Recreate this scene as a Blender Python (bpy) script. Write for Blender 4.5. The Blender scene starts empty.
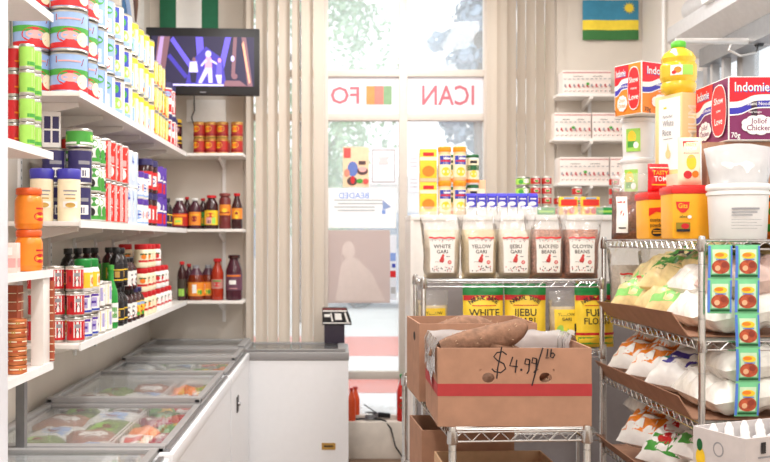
import bpy, bmesh, math, random
from mathutils import Vector, Matrix, noise
random.seed(7)
PI = math.pi
sc = bpy.context.scene
COL = sc.collection
EYE = 1.57

def lin(c):
    out = []
    for x in c[:3]:
        x = x / 255.0
        out.append(x / 12.92 if x <= .04045 else ((x + .055) / 1.055) ** 2.4)
    return out + [1.0]

MATS = {}
def mat(name, col=(200, 200, 200), rough=.5, metal=0.0, alpha=1.0, emit=0.0, var=.06, scale=30.0, bump=0.0, spec=.5, trans=0.0):
    if name in MATS:
        return MATS[name]
    m = bpy.data.materials.new(name); m.use_nodes = True
    nt = m.node_tree; b = nt.nodes['Principled BSDF']
    b.inputs['Roughness'].default_value = rough
    b.inputs['Metallic'].default_value = metal
    b.inputs['Specular IOR Level'].default_value = spec
    L = lin(col)
    b.inputs['Base Color'].default_value = L
    if var > 0 or bump > 0:
        tc = nt.nodes.new('ShaderNodeTexCoord')
        n = nt.nodes.new('ShaderNodeTexNoise'); n.inputs['Scale'].default_value = scale; n.inputs['Detail'].default_value = 3
        nt.links.new(tc.outputs['Object'], n.inputs['Vector'])
        if var > 0:
            r = nt.nodes.new('ShaderNodeValToRGB')
            r.color_ramp.elements[0].position = .3; r.color_ramp.elements[1].position = .7
            r.color_ramp.elements[0].color = [max(0, x * (1 - var)) for x in L[:3]] + [1]
            r.color_ramp.elements[1].color = [min(1, x * (1 + var)) for x in L[:3]] + [1]
            nt.links.new(n.outputs['Fac'], r.inputs['Fac']); nt.links.new(r.outputs['Color'], b.inputs['Base Color'])
        if bump > 0:
            bp = nt.nodes.new('ShaderNodeBump'); bp.inputs['Strength'].default_value = bump; bp.inputs['Distance'].default_value = .01
            nt.links.new(n.outputs['Fac'], bp.inputs['Height']); nt.links.new(bp.outputs['Normal'], b.inputs['Normal'])
    if alpha < 1: b.inputs['Alpha'].default_value = alpha
    if emit > 0:
        b.inputs['Emission Color'].default_value = L; b.inputs['Emission Strength'].default_value = emit
    if trans > 0: b.inputs['Transmission Weight'].default_value = trans
    m.diffuse_color = L
    MATS[name] = m
    return m

def film(name, col, a_clear, gloss=.25, rough=.15, bump=.3, scale=12):
    """thin clear plastic or glass: see-through with a reflecting skin and a little milky scatter"""
    if name in MATS: return MATS[name]
    m = bpy.data.materials.new(name); m.use_nodes = True
    nt = m.node_tree; nt.nodes.clear()
    out = nt.nodes.new('ShaderNodeOutputMaterial')
    tr = nt.nodes.new('ShaderNodeBsdfTransparent'); tr.inputs[0].default_value = [1, 1, 1, 1]
    df = nt.nodes.new('ShaderNodeBsdfTranslucent'); df.inputs[0].default_value = lin(col)
    d2 = nt.nodes.new('ShaderNodeBsdfDiffuse'); d2.inputs[0].default_value = lin(col)
    gl = nt.nodes.new('ShaderNodeBsdfGlossy'); gl.inputs['Roughness'].default_value = rough
    ms = nt.nodes.new('ShaderNodeMixShader'); ms.inputs[0].default_value = .5
    m1 = nt.nodes.new('ShaderNodeMixShader'); m1.inputs[0].default_value = 1 - a_clear
    m2 = nt.nodes.new('ShaderNodeMixShader')
    fr = nt.nodes.new('ShaderNodeFresnel'); fr.inputs[0].default_value = 1.35
    mu = nt.nodes.new('ShaderNodeMath'); mu.operation = 'MULTIPLY'; mu.inputs[1].default_value = gloss * 4
    mu.use_clamp = True
    if bump > 0:
        tc = nt.nodes.new('ShaderNodeTexCoord'); n = nt.nodes.new('ShaderNodeTexNoise'); n.inputs['Scale'].default_value = scale
        nt.links.new(tc.outputs['Object'], n.inputs['Vector'])
        bp = nt.nodes.new('ShaderNodeBump'); bp.inputs['Strength'].default_value = bump; bp.inputs['Distance'].default_value = .03
        nt.links.new(n.outputs['Fac'], bp.inputs['Height']); nt.links.new(bp.outputs['Normal'], gl.inputs['Normal']); nt.links.new(bp.outputs['Normal'], fr.inputs['Normal'])
    nt.links.new(df.outputs[0], ms.inputs[1]); nt.links.new(d2.outputs[0], ms.inputs[2])
    nt.links.new(tr.outputs[0], m1.inputs[1]); nt.links.new(ms.outputs[0], m1.inputs[2])
    nt.links.new(fr.outputs[0], mu.inputs[0]); nt.links.new(mu.outputs[0], m2.inputs[0])
    nt.links.new(m1.outputs[0], m2.inputs[1]); nt.links.new(gl.outputs[0], m2.inputs[2])
    nt.links.new(m2.outputs[0], out.inputs[0])
    MATS[name] = m
    return m

TEXTS = {}
def text_mesh(s):
    if s in TEXTS: return TEXTS[s]
    cu = bpy.data.curves.new('lettering', 'FONT'); cu.body = s; cu.size = 1; cu.resolution_u = 2
    cu.offset = .012
    o = bpy.data.objects.new('lettering', cu); COL.objects.link(o)
    dg = bpy.context.evaluated_depsgraph_get(); dg.update()
    me = bpy.data.meshes.new_from_object(o.evaluated_get(dg))
    v = [tuple(p.co[:2]) for p in me.vertices]; f = [tuple(p.vertices) for p in me.polygons]
    bpy.data.objects.remove(o); bpy.data.curves.remove(cu); bpy.data.meshes.remove(me)
    if not v: v = [(0, 0)]
    x0 = min(p[0] for p in v); x1 = max(p[0] for p in v)
    TEXTS[s] = ([(p[0] - (x0 + x1) / 2, p[1] - .33) for p in v], f, x1 - x0)
    return TEXTS[s]

class Geo:
    def __init__(s): s.v = []; s.f = []; s.m = []; s.slots = []
    def slot(s, m):
        if m not in s.slots: s.slots.append(m)
        return s.slots.index(m)
    def add(s, vs, fs, m, M=None):
        b = len(s.v); k = s.slot(m)
        s.v += [tuple(M @ Vector(p)) if M is not None else tuple(p) for p in vs]
        s.f += [tuple(b + i for i in f) for f in fs]; s.m += [k] * len(fs)
        return s
    def box(s, c, d, m, rot=None, bev=0.0, top=None):
        """centre c, size d; bev rounds the edges; top=(sx,sy) scales the upper face"""
        if bev <= 0:
            x, y, z = d[0] / 2, d[1] / 2, d[2] / 2
            tx, ty = top or (1, 1)
            vs = [(-x, -y, -z), (x, -y, -z), (x, y, -z), (-x, y, -z), (-x * tx, -y * ty, z), (x * tx, -y * ty, z), (x * tx, y * ty, z), (-x * tx, y * ty, z)]
            fs = [(3, 2, 1, 0), (4, 5, 6, 7), (0, 1, 5, 4), (1, 2, 6, 5), (2, 3, 7, 6), (3, 0, 4, 7)]
        else:
            bm = bmesh.new(); bmesh.ops.create_cube(bm, size=1)
            for v in bm.verts:
                k = top if (top and v.co.z > 0) else (1, 1)
                v.co = Vector((v.co.x * d[0] * k[0], v.co.y * d[1] * k[1], v.co.z * d[2]))
            bmesh.ops.bevel(bm, geom=bm.edges[:], offset=bev, segments=2, affect='EDGES', profile=.6)
            bm.verts.index_update()
            vs = [tuple(v.co) for v in bm.verts]; fs = [tuple(v.index for v in f.verts) for f in bm.faces]; bm.free()
        M = Matrix.Translation(c) @ (rot.to_4x4() if rot is not None else Matrix.Identity(4))
        return s.add(vs, fs, m, M)
    def b2(s, x0, x1, y0, y1, z0, z1, m, bev=0.0):
        return s.box(((x0 + x1) / 2, (y0 + y1) / 2, (z0 + z1) / 2), (abs(x1 - x0), abs(y1 - y0), abs(z1 - z0)), m, bev=bev)
    def lathe(s, prof, ms, n=20, c=(0, 0, 0), M=None, sx=1, sy=1):
        vs = []; 
        for r, z in prof:
            for i in range(n):
                a = 2 * PI * i / n
                vs.append((c[0] + r * math.cos(a) * sx, c[1] + r * math.sin(a) * sy, c[2] + z))
        for j in range(len(prof) - 1):
            mm = ms[j] if isinstance(ms, (list, tuple)) else ms
            fs = [(j * n + i, j * n + (i + 1) % n, (j + 1) * n + (i + 1) % n, (j + 1) * n + i) for i in range(n)]
            b = len(s.v) if j == 0 else b
            if j == 0:
                s.v += [tuple(M @ Vector(p)) if M is not None else p for p in vs]
            k = s.slot(mm); s.f += [tuple(b + i for i in f) for f in fs]; s.m += [k] * n
        m0 = ms[0] if isinstance(ms, (list, tuple)) else ms; m1 = ms[-1] if isinstance(ms, (list, tuple)) else ms
        if prof[0][0] > 1e-5: s.f.append(tuple(b + i for i in reversed(range(n)))); s.m.append(s.slot(m0))
        if prof[-1][0] > 1e-5: s.f.append(tuple(b + (len(prof) - 1) * n + i for i in range(n))); s.m.append(s.slot(m1))
        return s
    def tube(s, pts, r, m, n=6):
        pts = [Vector(p) for p in pts]; vs = []
        for i, p in enumerate(pts):
            t = (pts[min(i + 1, len(pts) - 1)] - pts[max(i - 1, 0)]).normalized()
            up = Vector((0, 0, 1)) if abs(t.z) < .9 else Vector((1, 0, 0))
            a = t.cross(up).normalized(); b_ = t.cross(a).normalized()
            for k in range(n):
                q = 2 * PI * k / n
                vs.append(p + a * math.cos(q) * r + b_ * math.sin(q) * r)
        fs = []
        for i in range(len(pts) - 1):
            for k in range(n):
                fs.append((i * n + k, i * n + (k + 1) % n, (i + 1) * n + (k + 1) % n, (i + 1) * n + k))
        fs.append(tuple(range(n))); fs.append(tuple((len(pts) - 1) * n + k for k in reversed(range(n))))
        return s.add(vs, fs, m)
    def prism(s, poly, axis, a0, a1, m):
        """poly extruded along axis ('x','y','z')"""
        def P(p, a):
            return {'x': (a, p[0], p[1]), 'y': (p[0], a, p[1]), 'z': (p[0], p[1], a)}[axis]
        n = len(poly); vs = [P(p, a0) for p in poly] + [P(p, a1) for p in poly]
        fs = [tuple(range(n)), tuple(reversed(range(n, 2 * n)))] + [(i, n + i, n + (i + 1) % n, (i + 1) % n) for i in range(n)]
        return s.add(vs, fs, m)
    def grid(s, fn, nu, nv, m):
        vs = [fn(i / nu, j / nv) for j in range(nv + 1) for i in range(nu + 1)]
        fs = [(j * (nu + 1) + i, j * (nu + 1) + i + 1, (j + 1) * (nu + 1) + i + 1, (j + 1) * (nu + 1) + i) for j in range(nv) for i in range(nu)]
        return s.add(vs, fs, m)
    # flat artwork laid on a surface through a map fn(u, v, offset)
    def art(s, items, fn, rise=.0006):
        for k, it in enumerate(items):
            o = rise * (1 + k * .6)
            if it[0] == 'rect':
                _, u0, v0, u1, v1, m = it
                nu = max(1, int(abs(u1 - u0) / .012)); nv = max(1, int(abs(v1 - v0) / .03)); nu = min(nu, 24); nv = min(nv, 12)
                s.grid(lambda a, b: fn(u0 + (u1 - u0) * a, v0 + (v1 - v0) * b, o), nu, nv, m)
            elif it[0] == 'ell':
                _, cu, cv, ru, rv, m = it
                n = 18; vs = [fn(cu, cv, o)] + [fn(cu + ru * math.cos(2 * PI * i / n), cv + rv * math.sin(2 * PI * i / n), o) for i in range(n)]
                s.add(vs, [(0, 1 + i, 1 + (i + 1) % n) for i in range(n)], m)
            elif it[0] == 'poly':
                _, pts, m = it
                s.add([fn(p[0], p[1], o) for p in pts], [tuple(range(len(pts)))], m)
            elif it[0] == 'line':
                _, pts, w, m = it
                vs = []; fs = []
                for i, p in enumerate(pts):
                    a = pts[max(0, i - 1)]; b = pts[min(len(pts) - 1, i + 1)]
                    dx, dy = b[0] - a[0], b[1] - a[1]; L = math.hypot(dx, dy) or 1
                    vs += [fn(p[0] - dy / L * w / 2, p[1] + dx / L * w / 2, o), fn(p[0] + dy / L * w / 2, p[1] - dx / L * w / 2, o)]
                fs = [(2 * i, 2 * i + 1, 2 * i + 3, 2 * i + 2) for i in range(len(pts) - 1)]
                s.add(vs, fs, m)
            elif it[0] in ('text', 'mtext'):
                _, t, cu, cv, h, m = it[:6]
                wmax = it[6] if len(it) > 6 else None
                tv, tf, tw = text_mesh(t)
                k2 = h / .72; kx = k2
                if wmax and tw * kx > wmax: kx = wmax / tw
                ang = it[7] if len(it) > 7 else 0
                mi = -1 if it[0] == 'mtext' else 1
                vs = []
                for x, y in tv:
                    X, Y = x * kx * mi, y * k2
                    vs.append(fn(cu + X * math.cos(ang) - Y * math.sin(ang), cv + X * math.sin(ang) + Y * math.cos(ang), o))
                s.add(vs, tf, m)
        return s
    def build(s, name, parent=None, loc=(0, 0, 0), rz=0, smooth=40, **props):
        me = bpy.data.meshes.new(name); me.from_pydata(s.v, [], s.f)
        for m in s.slots: me.materials.append(m)
        me.polygons.foreach_set('material_index', s.m)
        if smooth:
            me.polygons.foreach_set('use_smooth', [True] * len(me.polygons))
            me.update()
            me.set_sharp_from_angle(angle=math.radians(smooth))
        me.update()
        o = bpy.data.objects.new(name, me); COL.objects.link(o); o.parent = parent
        o.location = loc; o.rotation_euler = (0, 0, rz)
        for k, v in props.items(): o[k] = v
        return o

LABELS = {}
def tag(o, label, cat, group=None):
    n = len(label.split())
    if n < 4 or n > 16: print('LABEL LENGTH', n, label)
    if label in LABELS: print('LABEL DUP', label)
    LABELS[label] = 1
    o['label'] = label; o['category'] = cat
    if group: o['group'] = group
    return o
def empty(name, loc=(0, 0, 0), rz=0):
    o = bpy.data.objects.new(name, None); COL.objects.link(o); o.location = loc; o.rotation_euler = (0, 0, rz)
    o.empty_display_size = .05
    return o
def struct(o):
    o['kind'] = 'structure'; return o
def kids(o): return [c for c in ALLKIDS.get(o.name, [])]
def copy_tree(o, parent=None):
    c = o.copy(); COL.objects.link(c); c.parent = parent
    for ch in list(o.children): copy_tree(ch, c)
    return c
class Kind:
    """builds the first one, copies it afterwards"""
    def __init__(s, fn, cat): s.fn = fn; s.cat = cat; s.root = None
    def place(s, loc, rz=0, label='', group=None, rot=None, scale=None):
        o = s.fn() if s.root is None else copy_tree(s.root)
        if s.root is None: s.root = o
        o.location = loc
        o.rotation_euler = rot if rot is not None else (0, 0, rz)
        if scale: o.scale = scale
        for k in ('label', 'category', 'group'):
            if k in o: del o[k]
        tag(o, label, s.cat, group)
        return o

def cylmap(r, a0=-PI / 2):
    return lambda u, v, o=0: ((r + o) * math.cos(a0 + u / r), (r + o) * math.sin(a0 + u / r), v)
def flat(O, U, V, N):
    O, U, V, N = Vector(O), Vector(U), Vector(V), Vector(N)
    return lambda u, v, o=0: tuple(O + U * u + V * v + N * o)

FACING = {}
def container(name, prof, ms, label=None, cap=None, n=20, sx=1, sy=1):
    """jar, can or bottle: body mesh with label and cap children.
    label = (r, z0, z1, base material, art list, repeats); cap = (profile, material, name)"""
    g = Geo(); g.lathe(prof, ms, n, sx=sx, sy=sy)
    root = g.build(name)
    if label:
        r, z0, z1, bm_, art, reps = label
        g = Geo(); r += .0006
        g.lathe([(r, z0), (r, z1)], bm_, n, sx=sx, sy=sy)
        g.f = g.f[:-2]; g.m = g.m[:-2]
        FACING[name] = reps[0]
        for a in reps:
            f0 = cylmap(r, a)
            g.art(art, (lambda u, v, o=0: (lambda p: (p[0] * sx, p[1] * sy, p[2]))(f0(u, v, o))), .0005)
        g.build('label', root)
    if cap:
        pr, cm, nm = cap
        g = Geo(); g.lathe(pr, cm, n, sx=sx, sy=sy); g.build(nm, root)
    return root

def pil(w, h, t, seed=0, top=.25, wr=.004, pw=2.6, bot=.12):
    """surface of a filled bag standing on its bottom edge; returns front(u,v,o) and back(u,v,o), u,v in metres"""
    def T(u, v):
        a = min(1, abs(2 * u / w)); b = v / h
        e = max(0, 1 - a ** pw) ** .5
        lo = min(1, max(0, b) / bot) ** .5; hi = min(1, max(0, 1 - b) / top) ** .7
        return t / 2 * e * lo * hi
    def nz(u, v, s_):
        k = min(1, (1 - abs(2 * u / w)) * 6, v / h * 8, (1 - v / h) * 8)
        return wr * max(0, k) * noise.noise(Vector((u * 22 + seed * 7.1, v * 22, s_ * 5 + seed)))
    F = lambda u, v, o=0: (u * (1 - .03 * math.sin(PI * max(0, min(1, v / h)))), -T(u, v) - nz(u, v, 0) - o, v)
    B = lambda u, v, o=0: (u * (1 - .03 * math.sin(PI * max(0, min(1, v / h)))), T(u, v) + nz(u, v, 1) + o, v)
    return F, B
def pillow(g, w, h, t, m, nu=14, nv=14, seed=0, z0=0, **k):
    F, B = pil(w, h, t, seed, **k)
    g.grid(lambda a, b: (lambda p: (p[0], p[1], p[2] + z0))(F((a - .5) * w, b * h)), nu, nv, m)
    g.grid(lambda a, b: (lambda p: (p[0], p[1], p[2] + z0))(B((.5 - a) * w, b * h)), nu, nv, m)
    return F, B

# ---- shared colours
WHITE = mat('white_paint', (238, 236, 233), .45, var=.02)
PLW = mat('white_plastic', (240, 240, 240), .35, var=.015)
WALL = mat('wall_paint', (218, 210, 200), .8, var=.03, scale=4, bump=.05)
SHELFM = mat('shelf_laminate', (236, 232, 228), .4, var=.02)
STEEL = mat('chrome_wire', (205, 205, 205), .25, 1.0, var=.03)
GALV = mat('grey_metal', (150, 150, 152), .4, .8, var=.05)
CARD = mat('brown_cardboard', (172, 130, 106), .85, var=.08, scale=18, bump=.08)
CARDD = mat('cardboard_inside', (150, 112, 88), .9, var=.08, scale=18)
BLACK = mat('black_plastic', (24, 24, 28), .4, var=.02)
RED = mat('red_print', (205, 30, 38), .45); DRED = mat('dark_red_print', (140, 24, 34), .45)
ORANGE = mat('orange_print', (243, 130, 30), .45); YEL = mat('yellow_print', (246, 204, 50), .45)
LBLUE = mat('light_blue_print', (150, 180, 226), .45); BLUE = mat('blue_print', (52, 72, 176), .45)
NAVY = mat('navy_print', (50, 44, 98), .45); PURP = mat('purple_print', (88, 52, 158), .45)
GREEN = mat('green_print', (70, 160, 60), .45); DGREEN = mat('dark_green_print', (28, 96, 52), .45)
LGREEN = mat('lime_print', (160, 214, 90), .45); CREAM = mat('cream_print', (246, 232, 200), .5)
WHT = mat('white_print', (244, 243, 240), .4, var=.02); PINK = mat('pink_print', (232, 170, 168), .5)
GRAYP = mat('grey_print', (150, 150, 156), .5); INK = mat('black_print', (30, 28, 32), .5, var=.02)
TIN = mat('tin_metal', (200, 198, 192), .3, .9, var=.03); GOLD = mat('gold_tin', (206, 168, 92), .35, .7, var=.04)
AMBER = mat('amber_liquid', (120, 42, 16), .18, var=.1, scale=10); DBROWN = mat('dark_brown_liquid', (58, 26, 28), .15, var=.08)
MAROON = mat('maroon_liquid', (72, 30, 44), .2, var=.08)
PLUM = mat('plum_print', (130, 42, 82), .45)
# ------------------------------------------------------------------ camera, sky, light
cd = bpy.data.cameras.new('camera'); cam = bpy.data.objects.new('camera', cd); COL.objects.link(cam)
cam.location = (0, 0, EYE); cam.rotation_euler = (PI / 2, 0, 0)
cd.sensor_width = 36; cd.lens = 36 * 900 / 770.0
cd.shift_x = (385 - 335) / 770.0; cd.shift_y = (240 - 231) / 770.0
cd.clip_start = .05; cd.clip_end = 200
cd.dof.use_dof = True; cd.dof.focus_distance = 3.1; cd.dof.aperture_fstop = 4.0
sc.camera = cam
sc.view_settings.view_transform = 'Standard'; sc.view_settings.look = 'None'
sc.view_settings.exposure = 0.22; sc.view_settings.gamma = 1.0
try: sc.cycles.use_denoising = True
except Exception: pass
w = bpy.data.worlds.new('world'); sc.world = w; w.use_nodes = True
bg = w.node_tree.nodes['Background']; bg.inputs[0].default_value = (.93, .97, 1, 1); bg.inputs[1].default_value = 1.75

def lamp(x, y, sx, sy, power, z=3.66):
    ld = bpy.data.lights.new('ceiling_tube_light', 'AREA'); ld.shape = 'RECTANGLE'; ld.size = sx; ld.size_y = sy
    ld.energy = power; ld.color = (1, .965, .92)
    o = bpy.data.objects.new('ceiling_tube_light', ld); COL.objects.link(o); o.location = (x, y, z - .07)
for lx, ly in ((-.35, .2), (-.35, 2.2), (-.35, 4.2), (1.25, .2), (1.25, 2.2), (1.25, 4.2), (.4, 5.6), (.4, -1.4)):
    lamp(lx, ly, .28, 1.2 if ly not in (5.6, -1.4) else .28, 30)
    g = Geo(); yy = 1.25 if ly not in (5.6, -1.4) else .35
    g.box((0, 0, 0), (.34, yy, .06), WHITE, bev=.01)
    o = g.build('ceiling_light_fixture', loc=(lx, ly, 3.665))
    tag(o, 'white ceiling light fixture above the %s, %s' % ('freezer aisle' if lx < 0 else ('rack aisle' if lx > 1 else 'middle of the shop'), {.2: 'level with the viewer', 2.2: 'second from the front', 4.2: 'third from the front', 5.6: 'nearest the window', -1.4: 'at the very back'}[ly]), 'ceiling light', 'ceiling light fixtures')

# ------------------------------------------------------------------ room shell
XL, XR, YB, YF, ZC = -1.336, 2.217, 6.5, -2.4, 3.7
FLOORM = mat('worn_floor', (120, 96, 78), .6, var=.25, scale=6, bump=.05)
CEILM = mat('ceiling_paint', (235, 232, 228), .9, var=.02)
struct(Geo().b2(XL - .1, XR + .1, YF - .1, YB + .2, -.1, 0, FLOORM).build('floor'))
struct(Geo().b2(XL - .1, XR + .1, YF - .1, YB + .2, ZC, ZC + .1, CEILM).build('ceiling'))
struct(Geo().b2(XL - .1, XL, YF, YB + .2, 0, ZC, WALL).build('wall_left'))
struct(Geo().b2(XL - .1, XR + .1, YF - .1, YF, 0, ZC, WALL).build('wall_rear'))
WXL, WXR = -.664, 1.602         # the glazed opening in the far wall
g = Geo(); g.b2(XL, WXL, YB, YB + .16, 0, ZC, WALL); g.b2(WXR, XR, YB, YB + .16, 0, ZC, WALL); g.b2(WXL, WXR, YB, YB + .16, 3.58, ZC, WALL)
struct(g.build('wall_back'))
LEDGE = mat('ledge_paint', (226, 218, 208), .6, var=.08, scale=9, bump=.1)
g = Geo(); g.b2(WXL, WXR, YB - .05, YB + .22, .0, .266, LEDGE, bev=.006)
struct(g.build('trim_1'))
# right wall with a window opening
g = Geo(); WY0, WY1, WZ0, WZ1 = 2.6, 5.36, 1.7, 2.66
RW = mat('right_wall_paint', (228, 222, 216), .8, var=.02, scale=4)
g.b2(XR, XR + .1, YF, WY0, 0, ZC, RW); g.b2(XR, XR + .1, WY1, YB + .2, 0, ZC, RW)
g.b2(XR, XR + .1, WY0, WY1, 0, WZ0, RW); g.b2(XR, XR + .1, WY0, WY1, WZ1, ZC, RW)
struct(g.build('wall_right'))

FRM = mat('window_frame_paint', (205, 196, 188), .5, var=.03)
g = Geo()
for x0, x1 in ((WXL, WXL + .06), (-.10, -.05), (.465, .525), (1.08, 1.15), (WXR - .05, WXR)):
    g.b2(x0, x1, YB + .02, YB + .10, .266, 3.58, FRM, bev=.004)
for z0, z1 in ((.559, .617), (2.437, 2.487), (2.755, 2.805), (3.50, 3.58), (.266, .30)):
    g.b2(WXL, WXR, YB + .025, YB + .095, z0, z1, FRM, bev=.004)
win = struct(g.build('window_1'))
GL = film('shop_window_glass', (235, 245, 250), .78, gloss=.1, bump=0, rough=.02)
g = Geo(); g.b2(WXL, WXR, YB + .055, YB + .061, .28, 3.55, GL); g.build('window_glass', win, smooth=0)

# right window: protruding shutter box, frame, glass
g = Geo()
FR2 = mat('grey_window_frame', (186, 184, 184), .4, .3, var=.03)
for y in (WY1, 4.9, 4.35, 3.5, WY0):
    g.b2(XR - .03, XR + .06, y - .07, y, WZ0, WZ1, FR2, bev=.004)
for z in (WZ0, WZ1 - .05): g.b2(XR - .03, XR + .06, WY0, WY1, z, z + .05, FR2, bev=.004)
wn = struct(g.build('window_2'))
g = Geo(); g.b2(XR + .03, XR + .036, WY0, WY1, WZ0, WZ1, GL); g.build('window_glass', wn, smooth=0)
g = Geo()
SH = mat('shutter_housing_metal', (205, 205, 207), .35, .35, var=.04)
g.prism([(XR, 2.66), (XR - .12, 2.66), (XR - .22, 2.76), (XR - .22, 2.84), (XR, 2.84)], 'y', 2.4, WY1 + .05, SH)
g.tube([(XR - .10, 2.4, 2.92), (XR - .10, WY1 - .05, 2.92)], .075, SH, 16)
g.b2(XR - .13, XR, 2.4, WY1 - .2, 2.56, 2.66, GALV)
so = g.build('shutter_housing')
tag(so, 'silver metal shutter housing and beam above the right wall window', 'shutter')
g = Geo()
for y in (5.3, 5.08, 4.93): g.b2(XR - .10, XR - .06, y - .03, y, 1.75, 2.56, FR2)
g.build('guide_rail', so)
g = Geo(); RODM = mat('rod_metal', (215, 212, 210), .3, .6)
g.tube([(1.72, 4.55, 2.575), (XR, 4.55, 2.575)], .016, RODM, 10)
g.tube([(2.0, 4.55, 2.56), (1.99, 4.55, 2.53), (2.05, 4.55, 2.50), (2.13, 4.55, 2.52), (2.14, 4.55, 2.56)], .006, RODM, 6)
o = g.build('metal_rod'); tag(o, 'thin metal rod sticking out from the right wall below the shutter housing', 'rod')
g = Geo(); g.tube([(2.13, 4.55, 2.575), (2.16, 4.55, 2.575)], .028, BLACK, 10); g.build('end_clamp', o, label='black clamp at the end of the rod')
g = Geo(); g.box((0, 0, 0), (.10, .22, .14), PLW, bev=.03)
o = g.build('alarm_unit', loc=(XR - .2, 4.75, 2.90)); tag(o, 'small white alarm unit with dark slots on the silver shutter housing', 'alarm')
g = Geo(); g.art([('rect', -.06 + i * .03, -.03, -.045 + i * .03, .03, GRAYP if i % 2 else BLACK) for i in range(4)], flat((-.051, 0, 0), (0, -1, 0), (0, 0, 1), (-1, 0, 0)))
g.build('vent_slot', o)
g = Geo(); g.tube([(2.19, 6.0, 2.0), (2.19, 6.0, 3.68)], .012, PLW, 8)
o = g.build('wall_pipe'); tag(o, 'thin white pipe running up the right wall near the corner', 'pipe')
g = Geo(); g.tube([(2.205, 5.6, 1.7), (2.205, 5.6, 2.55), (2.205, 5.55, 3.0), (2.2, 5.6, 3.68)], .004, BLACK, 6)
o = g.build('wall_cable'); tag(o, 'black cable hanging down the right wall beside the window', 'cable')

# ------------------------------------------------------------------ vertical blinds
BLM = film('blind_fabric', (232, 224, 214), .0, gloss=0, bump=0)
def blinds(x0, x1, n, ang, label, y=6.40, zb=.55):
    root = empty('vertical_blind', ((x0 + x1) / 2, y, zb))
    g = Geo(); g.b2(x0 - (x0 + x1) / 2 - .03, x1 - (x0 + x1) / 2 + .03, -.03, .03, 3.46 - zb, 3.52 - zb, PLW, bev=.006); g.build('head_rail', root)
    for i in range(n):
        g = Geo(); wd = .089
        def f(a, b):
            c = (a - .5)
            return (c * wd, .006 * math.cos(c * PI), b * (3.46 - zb))
        g.grid(f, 4, 1, BLM); g.grid(lambda a, b: (lambda p: (p[0], p[1] + .001, p[2]))(f(1 - a, b)), 4, 1, BLM)
        A = ang[i % len(ang)]
        g.build('slat', root, loc=(x0 + (i + .5) * (x1 - x0) / n - (x0 + x1) / 2, 0, 0), rz=math.radians(A))
    tag(root, label, 'blind', 'vertical window blinds')
blinds(-.645, -.075, 7, (58, 24, 40, 28, 55, 22, 34), 'beige vertical blind drawn to the left of the window behind the freezer')
blinds(1.09, 1.56, 7, (10, 22, 34, 36, 30, 34, 30), 'beige vertical blind drawn to the right of the window beside the flag wall')

# ------------------------------------------------------------------ outside
PAVE = mat('pale_concrete', (226, 222, 220), .9, var=.08, scale=1.5)
g = Geo(); g.b2(-14, 16, YB + .25, 34, .05, .15, PAVE); struct(g.build('ground'))
BRK = mat('red_brick_paving', (214, 120, 104), .9, var=.1, scale=5)
o = struct(Geo().b2(-14, 16, 8.35, 9.2, .15, .156, BRK).build('pavement_strip'))
o = struct(Geo().b2(-14, 16, 11.0, 13.2, .15, .156, BRK).build('pavement_strip'))
LEAF = [mat('pale_green_leaves', (164, 196, 160), .9, var=.25, scale=3), mat('bluish_leaves', (150, 170, 190), .9, var=.25, scale=3), mat('yellow_green_leaves', (188, 206, 150), .9, var=.3, scale=3)]
BARK = mat('bark', (120, 104, 92), .9, var=.2)
def tree(x, y, h, r, lm, label, seed):
    root = empty('street_tree', (x, y, .15)); rnd = random.Random(seed)
    g = Geo(); g.tube([(0, 0, 0), (.05, 0, h * .3), (0, .05, h * .6), (.05, 0, h * .85)], .11, BARK, 8)
    for k in range(5):
        a = rnd.uniform(0, 6.28); g.tube([(0, 0, h * (.35 + .08 * k)), (math.cos(a) * r * .6, math.sin(a) * r * .6, h * (.5 + .09 * k))], .05, BARK, 6)
    g.build('trunk', root)
    g = Geo()
    for k in range(75):
        a = rnd.uniform(0, 6.28); q = rnd.uniform(-1, 1); rr = r * rnd.uniform(.45, 1) * math.sqrt(1 - q * q * .8)
        c = Vector((math.cos(a) * rr, math.sin(a) * rr, h * .62 + q * h * .36)); s_ = rnd.uniform(.22, .42) * r
        for j in range(90):
            d = Vector((rnd.gauss(0, 1), rnd.gauss(0, 1), rnd.gauss(0, 1))).normalized()
            p = c + d * s_ * rnd.uniform(.6, 1); t = Vector((rnd.gauss(0, 1), rnd.gauss(0, 1), rnd.gauss(0, 1))).cross(d).normalized(); b = t.cross(d).normalized()
            L = .075 * rnd.uniform(.6, 1.3)
            g.add([p - t * L, p - b * L * .5 + d * .02, p + t * L, p + b * L * .5], [(0, 1, 2, 3)], lm)
    g.build('foliage', root, smooth=0)
    tag(root, label, 'tree', 'street trees outside the window')
tree(-.6, 15.5, 6.5, 1.6, LEAF[0], 'pale green street tree seen through the left window pane', 1)
tree(2.25, 14.0, 6.6, .75, LEAF[1], 'narrow bluish street tree seen through the right window pane', 2)
tree(-4.2, 19.5, 7, 1.8, LEAF[2], 'yellow-green street tree behind the blind on the left', 3)
tree(4.6, 16, 5.6, 1.1, LEAF[2], 'yellow-green street tree showing beside the blue one', 4)
FAC = mat('far_facade', (226, 220, 218), .9, var=.05, scale=2); FACW = mat('far_window', (150, 165, 185), .3)
root = empty('far_building', (1, 26, .15))
g = Geo(); g.b2(-9, 9, 0, 4, 0, 3.0, FAC); g.b2(-9.1, 9.1, -.2, 4, 3.0, 3.25, PAVE); g.build('facade', root)
for i in range(8):
    g = Geo(); g.b2(-8 + i * 2.05, -6.8 + i * 2.05, -.03, .05, .9, 2.2, FACW); g.build('window', root)
tag(root, 'low pale building across the street beyond the trees', 'building')
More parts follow.
